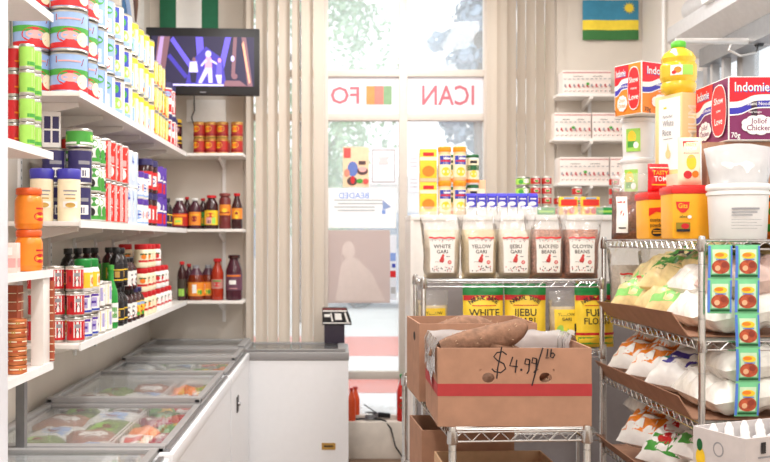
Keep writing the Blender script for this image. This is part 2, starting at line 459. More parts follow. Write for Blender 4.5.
# parked van across the road
root = empty('parked_van', (1.9, 19.5, .15)); VM = mat('van_paint', (196, 205, 225), .3)
g = Geo(); g.prism([(-2.2, .35), (2.2, .35), (2.25, 1.0), (1.7, 1.25), (1.1, 1.95), (-2.1, 1.95), (-2.25, 1.2)], 'y', -.85, .85, VM); g.build('body', root)
g = Geo(); g.prism([(-1.9, 1.25), (1.5, 1.25), (1.0, 1.8), (-1.9, 1.8)], 'y', -.87, -.85, FACW); g.build('side_window', root)
for wx in (-1.4, 1.4):
    for wy in (-.8, .8):
        g = Geo(); g.lathe([(.33, -.1), (.33, .1)], BLACK, 20, M=Matrix.Translation((wx, wy, .33)) @ Matrix.Rotation(PI / 2, 4, 'X')); g.build('wheel', root)
tag(root, 'pale blue van parked across the street', 'van')

# ------------------------------------------------------------------ signs and posters on the window
def fw(x, z, n=-.0): return flat((x, YB + .05 + n, z), (1, 0, 0), (0, 0, 1), (0, -1, 0))
SIGN = film('translucent_sign', (250, 248, 252), .25, gloss=0, bump=0)
SRED = mat('faded_red_letters', (188, 104, 116), .6, var=.02)
for (x0, x1, art, lab) in (
    (-.05, .465, [('mtext', 'FO', -.135, 0, .125, SRED), ('rect', .02, -.065, .08, .07, mat('sign_orange', (232, 140, 80), .6)), ('rect', .08, -.065, .145, .07, mat('sign_rose', (206, 122, 112), .6)), ('rect', .145, -.065, .205, .07, mat('sign_green', (126, 160, 122), .6))],
     'white window sign band with reversed red letters FO and three colour stripes'),
    (.525, 1.08, [('mtext', 'ICAN', .02, 0, .145, SRED, .38)], 'white window sign band with reversed red letters ICAN')):
    g = Geo(); xc = (x0 + x1) / 2
    g.b2(x0 - xc, x1 - xc, -.002, .002, -.135, .135, SIGN)
    o = g.build('window_sign', loc=(xc, YB + .047, 2.62), smooth=0); tag(o, lab, 'sign', 'sign bands on the window')
    Geo().art(art, flat((0, -.003, 0), (1, 0, 0), (0, 0, 1), (0, -1, 0))).build('lettering', o, smooth=0)
def sheet(name, px0, px1, py0, py1, m, art, label, cat, d=6.546, t=.003):
    x0 = (px0 - 335) * d / 900; x1 = (px1 - 335) * d / 900; z0 = EYE - (py1 - 240) * d / 900; z1 = EYE - (py0 - 240) * d / 900
    W, H = x1 - x0, z1 - z0
    g = Geo(); g.b2(-W / 2, W / 2, -t / 2, t / 2, -H / 2, H / 2, m)
    o = g.build(name, loc=((x0 + x1) / 2, d, (z0 + z1) / 2), smooth=0)
    if label: tag(o, label, cat)
    A = []
    for it in art:
        it = list(it)
        if it[0] == 'rect': it[1] *= W / 2; it[3] *= W / 2; it[2] *= H / 2; it[4] *= H / 2
        elif it[0] == 'ell': it[1] *= W / 2; it[3] *= W / 2; it[2] *= H / 2; it[4] *= H / 2
        elif it[0] in ('poly', 'line'): it[1] = [(a * W / 2, b * H / 2) for a, b in it[1]]
        elif it[0] in ('text', 'mtext'): it[2] *= W / 2; it[3] *= H / 2; it[4] *= H / 2; 
        A.append(tuple(it))
    if A: Geo().art(A, flat((0, -t / 2, 0), (1, 0, 0), (0, 0, 1), (0, -1, 0)), .0008).build('print', o, smooth=0)
    return o
TAN = mat('poster_tan', (240, 205, 172), .7); SKIN = mat('poster_skin', (214, 140, 120), .6); DBL = mat('poster_dark', (86, 62, 66), .6)
MBL = mat('poster_blue', (98, 120, 190), .6)
sheet('poster', 343, 369, 147, 187, TAN, [('rect', -.95, .45, -.4, .95, mat('poster_red', (216, 84, 82), .6)), ('ell', -.25, -.1, .4, .38, MBL), ('ell', -.7, -.3, .22, .2, SKIN), ('ell', .5, -.2, .42, .2, DBL), ('ell', .5, -.12, .3, .14, PINK), ('rect', .2, .12, .75, .3, DBL), ('ell', -.3, -.7, .4, .22, DBL), ('ell', -.25, -.65, .16, .2, RED), ('ell', .3, -.7, .25, .12, GREEN), ('ell', .75, -.72, .22, .14, mat('poster_red'))],
      'tan poster with blue oval and dark shapes taped to the window', 'poster')
sheet('notice_frame', 371, 396, 148, 184, mat('pale_notice', (236, 234, 244), .5), [('rect', -.9, -.92, .9, -.86, GRAYP), ('rect', -.9, .86, .9, .92, GRAYP), ('rect', -.92, -.9, -.86, .9, GRAYP), ('rect', .86, -.9, .92, .9, GRAYP), ('poly', [(-.5, .5), (.5, .5), (.3, .35), (.42, .1), (-.42, .1), (-.3, .35)], mat('notice_grey', (205, 204, 208), .6)), ('rect', -.8, 0, .8, .02, mat('notice_grey'))],
      'white framed notice with grey emblem on the window beside the tan poster', 'notice')
LB = mat('faded_blue_ink', (130, 158, 220), .6); LG = mat('faded_grey_ink', (176, 178, 182), .6)
WS = film('white_window_film', (255, 255, 255), .12, gloss=0, bump=0)
sheet('window_notice', 325.5, 396, 188, 228, WS,
      [('mtext', 'BEADED', -.2, .62, .3, LB, .25)] + [('rect', -.75 + .1 * (k % 2), .36 - .17 * k, .62 - .22 * (k > 1), .42 - .17 * k, LG) for k in range(4)] + [('poly', [(.62, .4), (.86, .05), (.62, -.1)], mat('arrow_blue', (140, 160, 205), .6)), ('rect', .6, -.3, .7, -.1, LB)],
      'white notice film with reversed blue heading BEADED and an arrow', 'notice')
PB = film('poster_back', (222, 208, 204), .12, gloss=0, bump=0)
pg = mat('poster_ghost', (214, 200, 196), .8, var=.02)
sheet('window_poster', 325.5, 390, 230, 303, PB, [('ell', -.28, .45, .2, .24, pg), ('poly', [(-.5, .1), (-.28, .28), (0, .2), (.45, -.2), (.85, -.95), (-.7, -.95)], pg)],
      'large greyish poster seen from its back on the lower window pane', 'poster')
for k, (py0, py1) in enumerate(((153, 171), (173, 192))):
    sheet('paper_notice', 408.5, 419, py0, py1, mat('lilac_notice', (226, 226, 240), .6), [('rect', -.7, .3 - .4 * j, .7, .38 - .4 * j, LG) for j in range(3)],
          'small pale notice on the right window pane, %s of two' % ('upper', 'lower')[k], 'notice')
sheet('paper_notice', 389.5, 396.5, 235, 300, mat('pale_strip', (222, 228, 240), .6), [('rect', -.8, -.3, .8, -.1, RED), ('rect', -.8, .2, .8, .45, LB), ('rect', -.6, -.8, .7, -.6, LG), ('rect', -.3, 0, .7, .12, BLUE)],
      'narrow strip of coloured stickers beside the large greyish poster', 'sticker', t=.002)

# ------------------------------------------------------------------ flags, poster, TV
g = Geo(); W, H = .40, .285
FB = mat('flag_sky_blue', (62, 142, 178), .8); FY = mat('flag_yellow', (248, 222, 70), .8); FG = mat('flag_green', (60, 122, 66), .8)
def fl(a0, a1, m, nm=None):
    def f(a, b, s_=1): return ((a - .5) * W, -.008 - .006 * math.sin(a * 9) - .003 * s_, (a0 + (a1 - a0) * b) * H)
    g.grid(f, 20, 4, m); g.grid(lambda a, b: f(1 - a, b, -1), 20, 4, m)
fl(0, .25, FG); fl(.25, .5, FY); fl(.5, 1, FB)
ang = []
g.art([('ell', .13, .235 * 1.0 - .0, .03, .03, FY)] + [('poly', [(.13 + .045 * math.cos(k * PI / 6 + d_), .235 + .045 * math.sin(k * PI / 6 + d_)) for d_ in (-.01, 0.01)] + [(.13 + .028 * math.cos(k * PI / 6 + .15), .235 + .028 * math.sin(k * PI / 6 + .15)), (.13 + .028 * math.cos(k * PI / 6 - .15), .235 + .028 * math.sin(k * PI / 6 - .15))], FY) for k in range(12)],
      flat((0, -.021, -.008), (1, 0, 0), (0, 0, 1), (0, -1, 0)))
o = g.build('wall_flag', loc=((610.5 - 335) * 6.48 / 900, 6.488, EYE + 200 * 6.48 / 900)); tag(o, 'blue yellow and green flag with a sun on the wall beside the blinds', 'flag')
g = Geo(); W, H = .42, .6
NG = mat('flag_deep_green', (34, 108, 76), .8)
for a, b, m in ((0, .28, NG), (.28, .72, WHT), (.72, 1, NG)):
    def f(u, v, s_=1): return ((a + (b - a) * u - .5) * W, -.01 - .006 * math.sin((a + (b - a) * u) * 11 + v) - .002 * s_, v * H)
    g.grid(f, 8, 6, m); g.grid(lambda u, v: f(1 - u, v, -1), 8, 6, m)
o = g.build('wall_flag', loc=((189 - 335) * 6.48 / 900, 6.488, EYE + 205 * 6.48 / 900)); tag(o, 'green and white striped flag on the wall above the television', 'flag')
# poster on left wall
g = Geo(); PWm = mat('poster_white', (232, 230, 226), .7)
g.b2(0, .004, -.35, .35, -.0, .75, PWm)
o = g.build('wall_poster', loc=(XL, 5.93, 2.86), smooth=0); tag(o, 'white poster with brown and blue shapes high on the left wall', 'poster')
Geo().art([('poly', [(-.02, .75), (.14, .75), (.16, .3), (.08, .1), (.0, .3)], mat('poster_brown', (120, 84, 64), .6)), ('poly', [(.02, .3), (.1, .12), (.07, .3)], DBL), ('poly', [(-.32, .34), (-.05, .02), (-.3, .02)], mat('poster_teal', (58, 110, 160), .6)), ('poly', [(-.32, .36), (-.05, .02), (0.0, .12), (-.3, .5)], LBLUE)],
          flat((.004, 0, 0), (0, 1, 0), (0, 0, 1), (1, 0, 0)), .001).build('print', o, smooth=0)
# television
tv = empty('television', ((203 - 335) * 6.1 / 900, 6.1, EYE + 178.5 * 6.1 / 900), math.radians(4))
TW, TH = .765, .455
g = Geo(); g.box((0, .02, 0), (TW, .05, TH), BLACK, bev=.008); g.box((0, .05, 0), (TW * .6, .06, TH * .6), BLACK, bev=.015); g.build('casing', tv)
g = Geo(); g.b2(-.06, .06, .07, .40, -.06, .06, BLACK); g.build('wall_mount', tv)
def em(n, c, e=.75): return mat(n, c, .4, emit=e, var=0)
S0, S1, S2, S3 = em('screen_dark', (30, 24, 60)), em('screen_violet', (96, 84, 214)), em('screen_pale', (196, 190, 246)), em('screen_pink', (232, 150, 170))
S4, S5 = em('screen_brown', (120, 84, 96)), em('screen_blue', (60, 50, 160))
sw, sh = .345, .168
def shr(q, k=.78, cx=.03, cy=-.13):
    if q[0] == 'ell': return ('ell', cx + (q[1] - cx) * k, cy + (q[2] - cy) * k, q[3] * k, q[4] * k, q[5])
    return ('poly', [(cx + (p[0] - cx) * k, cy + (p[1] - cy) * k) for p in q[1]], q[2])
scr = [('rect', -sw, -sh, sw, sh, S0),
       ('poly', [(-.33, -.1), (-.26, -.1), (-.22, .165), (-.30, .165)], S4), ('poly', [(-.325, -.08), (-.29, -.08), (-.26, .165), (-.285, .165)], em('screen_lilac', (170, 140, 190))),
       ('poly', [(-.22, .14), (-.20, .165), (-.07, -.02), (-.09, -.05)], S1), ('poly', [(-.24, .03), (-.22, .05), (-.10, -.10), (-.12, -.12)], S5),
       ('poly', [(-.05, .165), (.0, .165), (.02, -.1), (-.03, -.1)], S1), ('poly', [(.15, .165), (.19, .165), (.13, -.1), (.09, -.1)], S1),
       ('poly', [(-.12, -.168), (.16, -.168), (.13, .02), (.02, .1), (-.08, .0)], S5),
       ] + [shr(q) for q in [
       # singer in the middle with raised hair, two dancers beside
       ('ell', .038, .10, .026, .03, S2), ('poly', [(.01, -.02), (.07, -.02), (.062, .07), (.018, .07)], S3),
       ('poly', [(.012, .055), (-.03, .0), (-.018, -.01), (.03, .04)], S2), ('poly', [(.062, .055), (.12, .02), (.118, .005), (.055, .035)], S2),
       ('poly', [(.01, -.02), (-.05, -.15), (-.02, -.155), (.035, -.06), (.04, -.15), (.075, -.15), (.07, -.02)], S2),
       ('ell', -.085, .05, .015, .02, S4), ('poly', [(-.13, -.06), (-.05, -.06), (-.06, .035), (-.12, .03)], S2), ('poly', [(-.12, -.06), (-.06, -.06), (-.07, -.15), (-.11, -.15)], S0),
       ('ell', .135, .045, .015, .02, S3), ('poly', [(.105, -.08), (.155, -.08), (.155, .03), (.115, .03)], S1), ('poly', [(.10, -.08), (.155, -.08), (.15, -.155), (.12, -.155)], S2),
       ]] + [
       ('poly', [(.19, -.10), (.205, .165), (.23, .165), (.215, -.10)], S4), ('ell', .20, .02, .012, .02, S2), ('ell', .213, -.10, .02, .02, S4),
       ('poly', [(.26, .165), (.29, .165), (.335, -.168), (.30, -.168)], S4), ('poly', [(.262, .12), (.275, .14), (.32, -.14), (.31, -.15)], em('screen_amber', (226, 160, 130))),
       ('poly', [(.14, -.168), (.30, -.168), (.25, -.13), (.15, -.13)], S4), ('rect', -.2, -.168, .14, -.155, S2)]
g = Geo(); g.art(scr, flat((0, -.006, .0), (1, 0, 0), (0, 0, 1), (0, -1, 0)), .0004); g.build('screen', tv, smooth=0)
g = Geo(); g.b2(-.02, .02, -.008, -.005, -.212, -.206, GRAYP); g.build('badge', tv)
tag(tv, 'black flat television showing a concert stage, mounted high beside the blinds', 'television')
g = Geo(); g.tube([(-1.02, 6.47, 2.9), (-1.01, 6.47, 2.5), (-1.03, 6.46, 2.45), (-1.0, 6.48, 2.35)], .004, BLACK, 6)
g.build('cable', tv).matrix_parent_inverse = (Matrix.Translation(tv.location) @ Matrix.Rotation(math.radians(4), 4, 'Z')).inverted()
g = Geo(); g.box((0, 0, 0), (.28, .02, .16), WHITE, bev=.004)
o = g.build('wall_plate', loc=(-.93, 6.487, 2.50)); tag(o, 'pale rectangular plate on the wall below the television', 'panel')
# ------------------------------------------------------------------ wall shelves on the left
FX = -1.026      # front edge of the left shelves
ZS = {'top': 2.17, 'middle': 1.646, 'lower': 1.15}
def bracket(g, x, y, z, dx, dy, m=SHELFM):
    L = .24
    if dx: g.prism([(x, z), (x + L * dx, z), (x + L * dx, z - .018), (x, z - .07)], 'y', y - .008, y + .008, m) if False else g.add([(x, y - .008, z), (x + L, y - .008, z), (x + L, y - .008, z - .018), (x, y - .008, z - .07), (x, y + .008, z), (x + L, y + .008, z), (x + L, y + .008, z - .018), (x, y + .008, z - .07)], [(0, 1, 2, 3), (7, 6, 5, 4), (0, 4, 5, 1), (1, 5, 6, 2), (2, 6, 7, 3), (3, 7, 4, 0)], m)
    else: g.add([(x - .008, y, z), (x - .008, y - L, z), (x - .008, y - L, z - .018), (x - .008, y, z - .07), (x + .008, y, z), (x + .008, y - L, z), (x + .008, y - L, z - .018), (x + .008, y, z - .07)], [(3, 2, 1, 0), (4, 5, 6, 7), (1, 5, 4, 0), (2, 6, 5, 1), (3, 7, 6, 2), (0, 4, 7, 3)], m)
for nm, z in ZS.items():
    g = Geo(); g.b2(XL + .012, FX, 3.62, 6.497, z - .02, z, SHELFM, bev=.003)
    o = g.build('wall_shelf'); tag(o, 'long white wall shelf on the left wall, %s of three' % nm, 'shelf', 'white wall shelves on the left')
    g = Geo(); g.b2(FX - .004, FX + .004, 3.62, 6.2, z - .026, z + .004, PLW); g.build('price_rail', o)
    for y in (3.8, 4.2, 4.6, 5.0, 5.4, 5.8):
        g = Geo(); bracket(g, XL + .012, y, z - .021, 1, 0); g.build('bracket', o)
    g = Geo(); g.b2(FX + .006, -.634, 6.2, 6.497, z - .02, z, SHELFM, bev=.003)
    o = g.build('wall_shelf'); tag(o, 'short white shelf on the back wall beside the blinds, %s of three' % nm, 'shelf', 'short white shelves on the back wall')
    g = Geo(); bracket(g, -.80, 6.487, z - .021, 0, 1); g.build('bracket', o)
for k, y in enumerate((3.8, 4.2, 4.6, 5.0, 5.4, 5.8)):
    g = Geo(); g.b2(XL, XL + .012, y - .013, y + .013, .98, 3.0, PLW)
    for j in range(60): g.b2(XL + .0121, XL + .0126, y - .004, y + .004, 1.0 + j * .033, 1.012 + j * .033, GRAYP)
    o = g.build('shelf_standard', smooth=0); tag(o, 'white slotted shelf upright on the left wall, %s from the near end' % ('first', 'second', 'third', 'fourth', 'fifth', 'sixth')[k], 'shelf upright', 'slotted shelf uprights')
g = Geo(); g.b2(-.812, -.788, 6.488, 6.5, .98, 2.5, PLW)
o = g.build('shelf_standard', smooth=0); tag(o, 'white slotted shelf upright on the back wall beside the blinds', 'shelf upright', 'slotted shelf uprights')

# near shelving unit at the left edge of the picture
NX = -1.026; NZ = {'topmost': 2.385, 'second': 1.885, 'third': 1.46, 'lowest': 1.125}
for nm, z in NZ.items():
    g = Geo(); g.b2(XL + .005, NX, 1.9, 3.27, z - .02, z, SHELFM, bev=.003); g.b2(NX - .003, NX + .003, 1.9, 3.27, z - .024, z + .004, PLW)
    o = g.build('wall_shelf'); tag(o, 'near white shelf at the left edge of the picture, %s of four from the top' % nm.replace('topmost', 'first').replace('lowest', 'last'), 'shelf', 'near white shelves')
g = Geo(); g.b2(-1.075, -1.03, 3.18, 3.25, NZ['lowest'], NZ['third'] - .0201, SHELFM, bev=.002)
o = g.build('shelf_divider'); tag(o, 'white board standing upright between the two lowest near shelves', 'board')
g = Geo(); g.b2(-1.03, -.951, 2.55, 2.62, 0, ZC, mat('post_paint', (226, 228, 236), .4, var=.02), bev=.004)
o = g.build('shelf_post'); tag(o, 'tall white post at the left edge of the picture in front of the shelves', 'post')
g = Geo(); g.b2(-1.10, -1.07, 3.1, 3.13, 0, NZ['lowest'] - .02, GALV)
o = g.build('shelf_leg_post'); tag(o, 'dark grey metal support under the lowest near shelf', 'post')

# ------------------------------------------------------------------ product kinds
R2 = (0, PI * 2 / 3, PI * 4 / 3); R1 = (-PI / 2,); RR = (-PI / 2, PI / 2)
def tin(name, r, h, base, art, rim=TIN, reps=RR, n=24, bot=None):
    def fn():
        g = Geo(); g.lathe([(r * .96, 0), (r * 1.01, .004), (r * .985, .01), (r * .985, h - .012), (r * 1.01, h - .006), (r * .95, h - .002), (r * .93, h - .005)], [rim, rim, base, rim, rim, rim], n)
        root = g.build(name)
        FACING[name] = reps[0]
        g = Geo(); g.lathe([(r * .99, .012), (r * .99, h - .014)], base, n); g.f = g.f[:-2]; g.m = g.m[:-2]
        for a in reps: g.art(art, cylmap(r * .99, a), .0005)
        g.build('label', root); return root
    return fn
def wave(u0, u1, v, a, w, n=10, ph=0): return ('line', [(u0 + (u1 - u0) * i / n, v + a * math.sin(ph + 5 * i / n)) for i in range(n + 1)], w)
def L_(t, m): return t + (m,)

K = {}
# big light-blue and red powder tins
r, h = .077, .172; c = PI * r
K['big'] = (Kind(tin('powder_tin', r, h, LBLUE, [('rect', -c / 2, .075, c / 2, .10, GREEN), ('rect', -c / 2, .013, c / 2, .035, RED), ('ell', 0, .062, .055, .032, RED), ('ell', .0, .064, .038, .018, PINK), ('ell', .055, .05, .028, .03, CREAM), ('poly', [(-.06, .125), (.05, .115), (.06, .145), (-.06, .152)], DRED), ('rect', -.05, .129, .045, .135, PINK), ('rect', -c / 2, .013, -c / 2 + .016, .158, WHT)], reps=(-PI / 2 + .35, PI / 2 + .35)), 'tin'), 'light blue and red powder tin', .172)  # narrow white upright paints in the gleam of the tin's edge
r = .068
K['gleam'] = (Kind(tin('milk_tin', r, .175, LBLUE, [('rect', -.04, .02, .04, .08, WHT), ('ell', .0, .05, .03, .028, RED), ('rect', -.06, .085, -.03, .155, LGREEN), ('ell', .01, .12, .04, .02, GREEN), ('rect', .06, .013, .10, .16, WHT), ('rect', -.1, .013, -.075, .16, RED)], reps=(-.9, PI - .9)), 'tin'), 'white, green and blue milk tin', .175)  # tall white strips are a highlight painted along the tin's edge
r = .074
K['cream'] = (Kind(tin('cereal_tin', r, .18, CREAM, [('rect', .0, .09, .05, .165, BLUE), ('ell', .02, .06, .035, .03, LGREEN), ('rect', -.07, .014, .07, .035, LBLUE), ('ell', -.05, .07, .02, .03, mat('peach', (240, 190, 150), .5)), ('rect', .065, .013, .09, .166, WHT), ('ell', .02, .13, .016, .02, GREEN), ('rect', -.1, .013, -.07, .166, LBLUE)], reps=(-.8, PI - .8)), 'tin'), 'cream and blue cereal tin', .18)  # white upright beside the art imitates a gleaming edge
K['pale'] = (Kind(tin('custard_tin', .064, .18, mat('pale_yellow', (246, 238, 170), .45), [('rect', -.03, .02, .03, .09, LBLUE), ('ell', 0, .12, .028, .03, YEL), ('rect', .04, .013, .065, .166, WHT), ('ell', .0, .05, .015, .02, GREEN), ('rect', -.06, .14, .06, .166, YEL), ('ell', -.02, .03, .02, .012, ORANGE)], reps=(-.8, PI / 2 - .8, PI - .8, -PI / 2 - .8)), 'tin'), 'pale yellow and blue custard tin', .18)
K['yel'] = (Kind(tin('yellow_tin', .048, .15, YEL, [('rect', .02, .013, .04, .136, WHT), ('ell', -.01, .04, .018, .022, RED), ('ell', -.012, .1, .016, .02, GREEN), ('rect', -.04, .013, .02, .024, RED)], reps=(-.8, PI / 2 - .8, PI - .8)), 'tin'), 'slim yellow tin with red spot', .15)
def tube_jar():
    return container('drink_tub', [(.042, 0), (.044, .01), (.044, .16), (.038, .17)], WHT, (.044, .012, .155, RED, [('rect', -.02, .06, .03, .1, WHT), ('poly', [(-.04, .012), (.04, .012), (.04, .06)], BLUE), ('ell', 0, .125, .025, .018, LBLUE), ('rect', .03, .02, .04, .15, WHT)], (-.8, PI / 2 - .8, PI - .8)), ([(.046, .165), (.046, .195), (.04, .2)], NAVY, 'lid'))
K['tub'] = (Kind(tube_jar, 'tub'), 'red and blue drink tub with navy lid', .2)
def bl_jar():
    return container('seasoning_jar', [(.042, 0), (.045, .006), (.045, .17), (.038, .18)], CREAM, (.045, .03, .165, CREAM, [('rect', -.03, .055, .03, .08, WHT), ('rect', -.028, .12, .028, .126, GRAYP), ('rect', -.026, .105, .02, .11, GRAYP), ('rect', -.02, .09, .02, .095, GOLD), ('ell', 0, .065, .02, .01, GOLD)], (-.8, 1.3)),
        ([(.046, .172), (.048, .178), (.048, .208), (.044, .214)], mat('royal_blue_plastic', (62, 58, 168), .35), 'lid'))
K['blj'] = (Kind(bl_jar, 'jar'), 'cream seasoning jar with blue lid', .214)
K['navy'] = (Kind(tin('navy_tin', .049, .155, NAVY, [('rect', -.01, .03, .03, .07, WHT), ('rect', -.005, .035, .01, .06, NAVY), ('rect', -.02, .085, .03, .1, GRAYP), ('rect', .045, .013, .055, .14, GRAYP)], reps=(-.8, PI / 2 - .8, PI - .8)), 'tin'), 'dark navy tin', .155)
K['gcan'] = (Kind(tin('green_can', .056, .08, GREEN, [('rect', -.03, .03, .03, .055, LGREEN), ('rect', -.08, .013, .08, .022, WHT), ('ell', 0, .045, .012, .01, WHT)], reps=(-.8, PI - .8)), 'can'), 'short green can', .08)
K['gw'] = (Kind(tin('green_white_can', .045, .125, WHT, [('ell', .0, .09, .03, .02, GREEN), ('ell', -.015, .045, .02, .02, BLACK), ('rect', -.04, .013, .04, .03, GREEN), ('ell', .03, .05, .014, .025, GREEN)], reps=(-.8, PI / 2 - .8, PI - .8)), 'can'), 'green and white can', .125)
K['red'] = (Kind(tin('red_can', .048, .195, mat('bright_red', (226, 50, 40), .4), [('line', [(-.03, .15), (-.01, .17), (.02, .15), (.035, .17)], .008, WHT), ('rect', -.02, .09, .02, .12, PINK), ('rect', .03, .013, .05, .18, WHT), ('ell', 0, .05, .018, .025, WHT), ('rect', -.03, .075, .02, .08, WHT), ('rect', -.045, .013, -.03, .18, PINK)], reps=(-.8, PI / 2 - .8, PI - .8)), 'can'), 'tall red and white can', .195)
K['paleb'] = (Kind(tin('pale_blue_tub', .044, .19, mat('ice_blue', (200, 214, 236), .4), [('rect', -.02, .04, .02, .12, WHT), ('ell', 0, .15, .02, .015, LBLUE), ('rect', -.02, .13, .02, .14, BLUE)], rim=PLW, reps=(-.8, PI / 2 - .8)), 'tub'), 'pale blue and white tub', .19)
def pj():
    return container('purple_lid_jar', [(.046, 0), (.048, .006), (.048, .11), (.042, .12)], WHT, (.048, .01, .105, WHT, [('ell', 0, .06, .03, .025, LBLUE), ('rect', -.02, .055, .02, .065, BLUE), ('rect', -.04, .012, .04, .022, LBLUE), ('ell', .045, .06, .01, .02, PINK)], (-.8, PI / 2 - .8, PI - .8)), ([(.05, .114), (.05, .14), (.045, .145)], PURP, 'lid'))
K['pj'] = (Kind(pj, 'jar'), 'white jar with purple lid', .145)
def dj():
    return container('dark_lid_jar', [(.05, 0), (.052, .006), (.052, .15), (.045, .16)], DBROWN, (.052, .02, .12, RED, [('rect', -.03, .04, .03, .1, WHT), ('ell', 0, .07, .02, .02, PURP)], (-.8, PI / 2 - .8, PI - .8)), ([(.054, .154), (.054, .185), (.048, .19)], NAVY, 'lid'))
K['dj'] = (Kind(dj, 'jar'), 'dark jar with navy lid and red label', .19)
def pouchbox(name, w, d, h, base, art, side=None):
    def fn():
        g = Geo(); g.box((0, 0, h / 2), (w, d, h), base, bev=.002); root = g.build(name)
        g = Geo(); g.art(art, flat((0, -d / 2, 0), (1, 0, 0), (0, 0, 1), (0, -1, 0)))
        if side is not None: g.art(side, flat((w / 2, 0, 0), (0, 1, 0), (0, 0, 1), (1, 0, 0))); g.art(side, flat((-w / 2, 0, 0), (0, -1, 0), (0, 0, 1), (-1, 0, 0)))
        g.build('print', root, smooth=0); return root
    return fn
K['pr'] = (Kind(pouchbox('purple_carton', .1, .08, .18, PURP, [('rect', -.04, .02, .04, .08, RED), ('ell', 0, .12, .03, .03, WHT), ('rect', -.045, .09, .045, .1, WHT)], [('poly', [(-.04, .0), (.04, .0), (.04, .14)], RED), ('ell', 0, .12, .025, .03, WHT), ('rect', -.03, .02, .02, .05, WHT)]), 'carton'), 'purple and red carton', .18)
# lower shelf kinds
K['rw'] = (Kind(tin('red_white_tin', .036, .104, RED, [('rect', -.016, .02, .016, .085, WHT), ('poly', [(-.012, .03), (.012, .03), (0, .055)], INK), ('rect', -.012, .06, .012, .075, GRAYP), ('rect', -.036, .088, .036, .092, WHT), ('rect', .026, .03, .029, .08, PINK), ('ell', -.028, .05, .005, .014, DRED)], reps=(-1.3, PI * 2 / 3 - 1.3, -PI * 2 / 3 - 1.3)), 'tin'), 'small red and white tin', .104)
K['pw'] = (Kind(tin('purple_white_tin', .038, .1, WHT, [('rect', -.02, .03, .02, .07, mat('lilac', (178, 170, 220), .4)), ('rect', -.02, .075, .03, .085, PURP), ('rect', -.035, .013, .035, .022, BLUE), ('rect', -.014, .045, .014, .055, PURP)], reps=(-1, PI / 2 - 1, PI - 1)), 'tin'), 'white and purple tin', .1)
def gl_jar():
    return container('green_lid_jar', [(.036, 0), (.04, .008), (.04, .085), (.034, .1), (.03, .105)], PLW, (.04, .015, .08, YEL, [('rect', -.02, .02, .02, .07, CREAM), ('ell', 0, .045, .014, .016, ORANGE)], (-1, PI / 2 - 1, PI - 1)), ([(.034, .1), (.036, .105), (.036, .132), (.03, .137)], mat('leaf_green_plastic', (30, 140, 62), .35), 'lid'))
K['glj'] = (Kind(gl_jar, 'jar'), 'white jar with green lid', .137)
K['ys'] = (Kind(tin('yellow_stripe_can', .042, .115, WHT, [('rect', -.008, .013, .012, .1, YEL), ('rect', -.035, .05, -.012, .06, LBLUE), ('rect', .02, .03, .036, .09, mat('lilac')), ('rect', -.034, .07, -.015, .085, CREAM)], reps=(-1, PI / 2 - 1, PI - 1, -PI / 2 - 1)), 'can'), 'white can with yellow stripe', .115)
def gbot():
    GB = mat('green_bottle_glass', (40, 150, 60), .12, var=.03)
    return container('green_bottle', [(.030, 0), (.034, .008), (.034, .15), (.03, .18), (.016, .22), (.0135, .235), (.0135, .28)], GB, (.034, .03, .12, WHT, [('rect', -.02, .05, .02, .1, GREEN), ('rect', -.016, .07, .016, .08, WHT)], (-1, 1, 3)), ([(.015, .278), (.015, .298), (.012, .3)], GREEN, 'cap'))
K['gb'] = (Kind(gbot, 'bottle'), 'green glass bottle', .3)
def kbot(name, cap, body, lab, art, h=.18, r=.034):
    def fn(): return container(name, [(r * .92, 0), (r, .006), (r, h * .62), (r * .8, h * .74), (r * .45, h * .82), (r * .42, h * .88)], body, (r, .02, h * .58, lab, art, (-1, PI / 2 - 1, PI - 1)), ([(r * .55, h * .86), (r * .58, h * .87), (r * .58, h * .98), (r * .5, h)], cap, 'cap'))
    return fn
K['bk'] = (Kind(kbot('black_sauce_bottle', BLACK, mat('black_sauce', (28, 22, 24), .2), INK, [('rect', -.03, .03, .03, .036, YEL), ('rect', -.03, .08, .03, .085, YEL), ('rect', -.012, .045, .012, .075, GOLD)], .19), 'bottle'), 'black sauce bottle with yellow bands', .19)
K['bg'] = (Kind(kbot('seasoning_bottle', BLACK, DBROWN, GREEN, [('rect', -.018, .03, .018, .085, YEL), ('ell', 0, .055, .012, .016, CREAM)], .19), 'bottle'), 'dark bottle with green and yellow label', .19)
K['wl'] = (Kind(kbot('white_label_bottle', BLACK, DBROWN, WHT, [('ell', 0, .04, .02, .02, MAROON), ('rect', -.02, .07, .02, .08, GRAYP), ('line', [(-.03, .02), (.0, .05), (.03, .03)], .008, RED)], .165, .036), 'bottle'), 'dark bottle with white label', .165)
K['cl'] = (Kind(kbot('spice_bottle', NAVY, DBROWN, YEL, [('ell', 0, .05, .02, .02, RED), ('rect', -.03, .075, .03, .09, LBLUE), ('ell', .02, .03, .012, .01, GREEN)], .165, .036), 'bottle'), 'dark bottle with bright fruit label', .165)
def ycr(base, lab, nm, lidm=RED):
    return lambda: container(nm, [(.036, 0), (.04, .008), (.04, .09), (.032, .104)], base, (.04, .012, .086, lab, [('rect', -.03, .03, .03, .042, RED), ('ell', 0, .06, .016, .014, ORANGE if lab is CREAM else RED), ('rect', -.02, .07, .02, .078, DGREEN)], (-1, PI / 2 - 1, PI - 1)), ([(.034, .1), (.037, .104), (.037, .126), (.032, .13)], lidm, 'lid'))
K['yc'] = (Kind(ycr(CREAM, CREAM, 'spread_jar'), 'jar'), 'cream spread jar with red lid', .132)
K['wr'] = (Kind(ycr(PLW, WHT, 'white_jar'), 'jar'), 'white jar with red lid', .132)

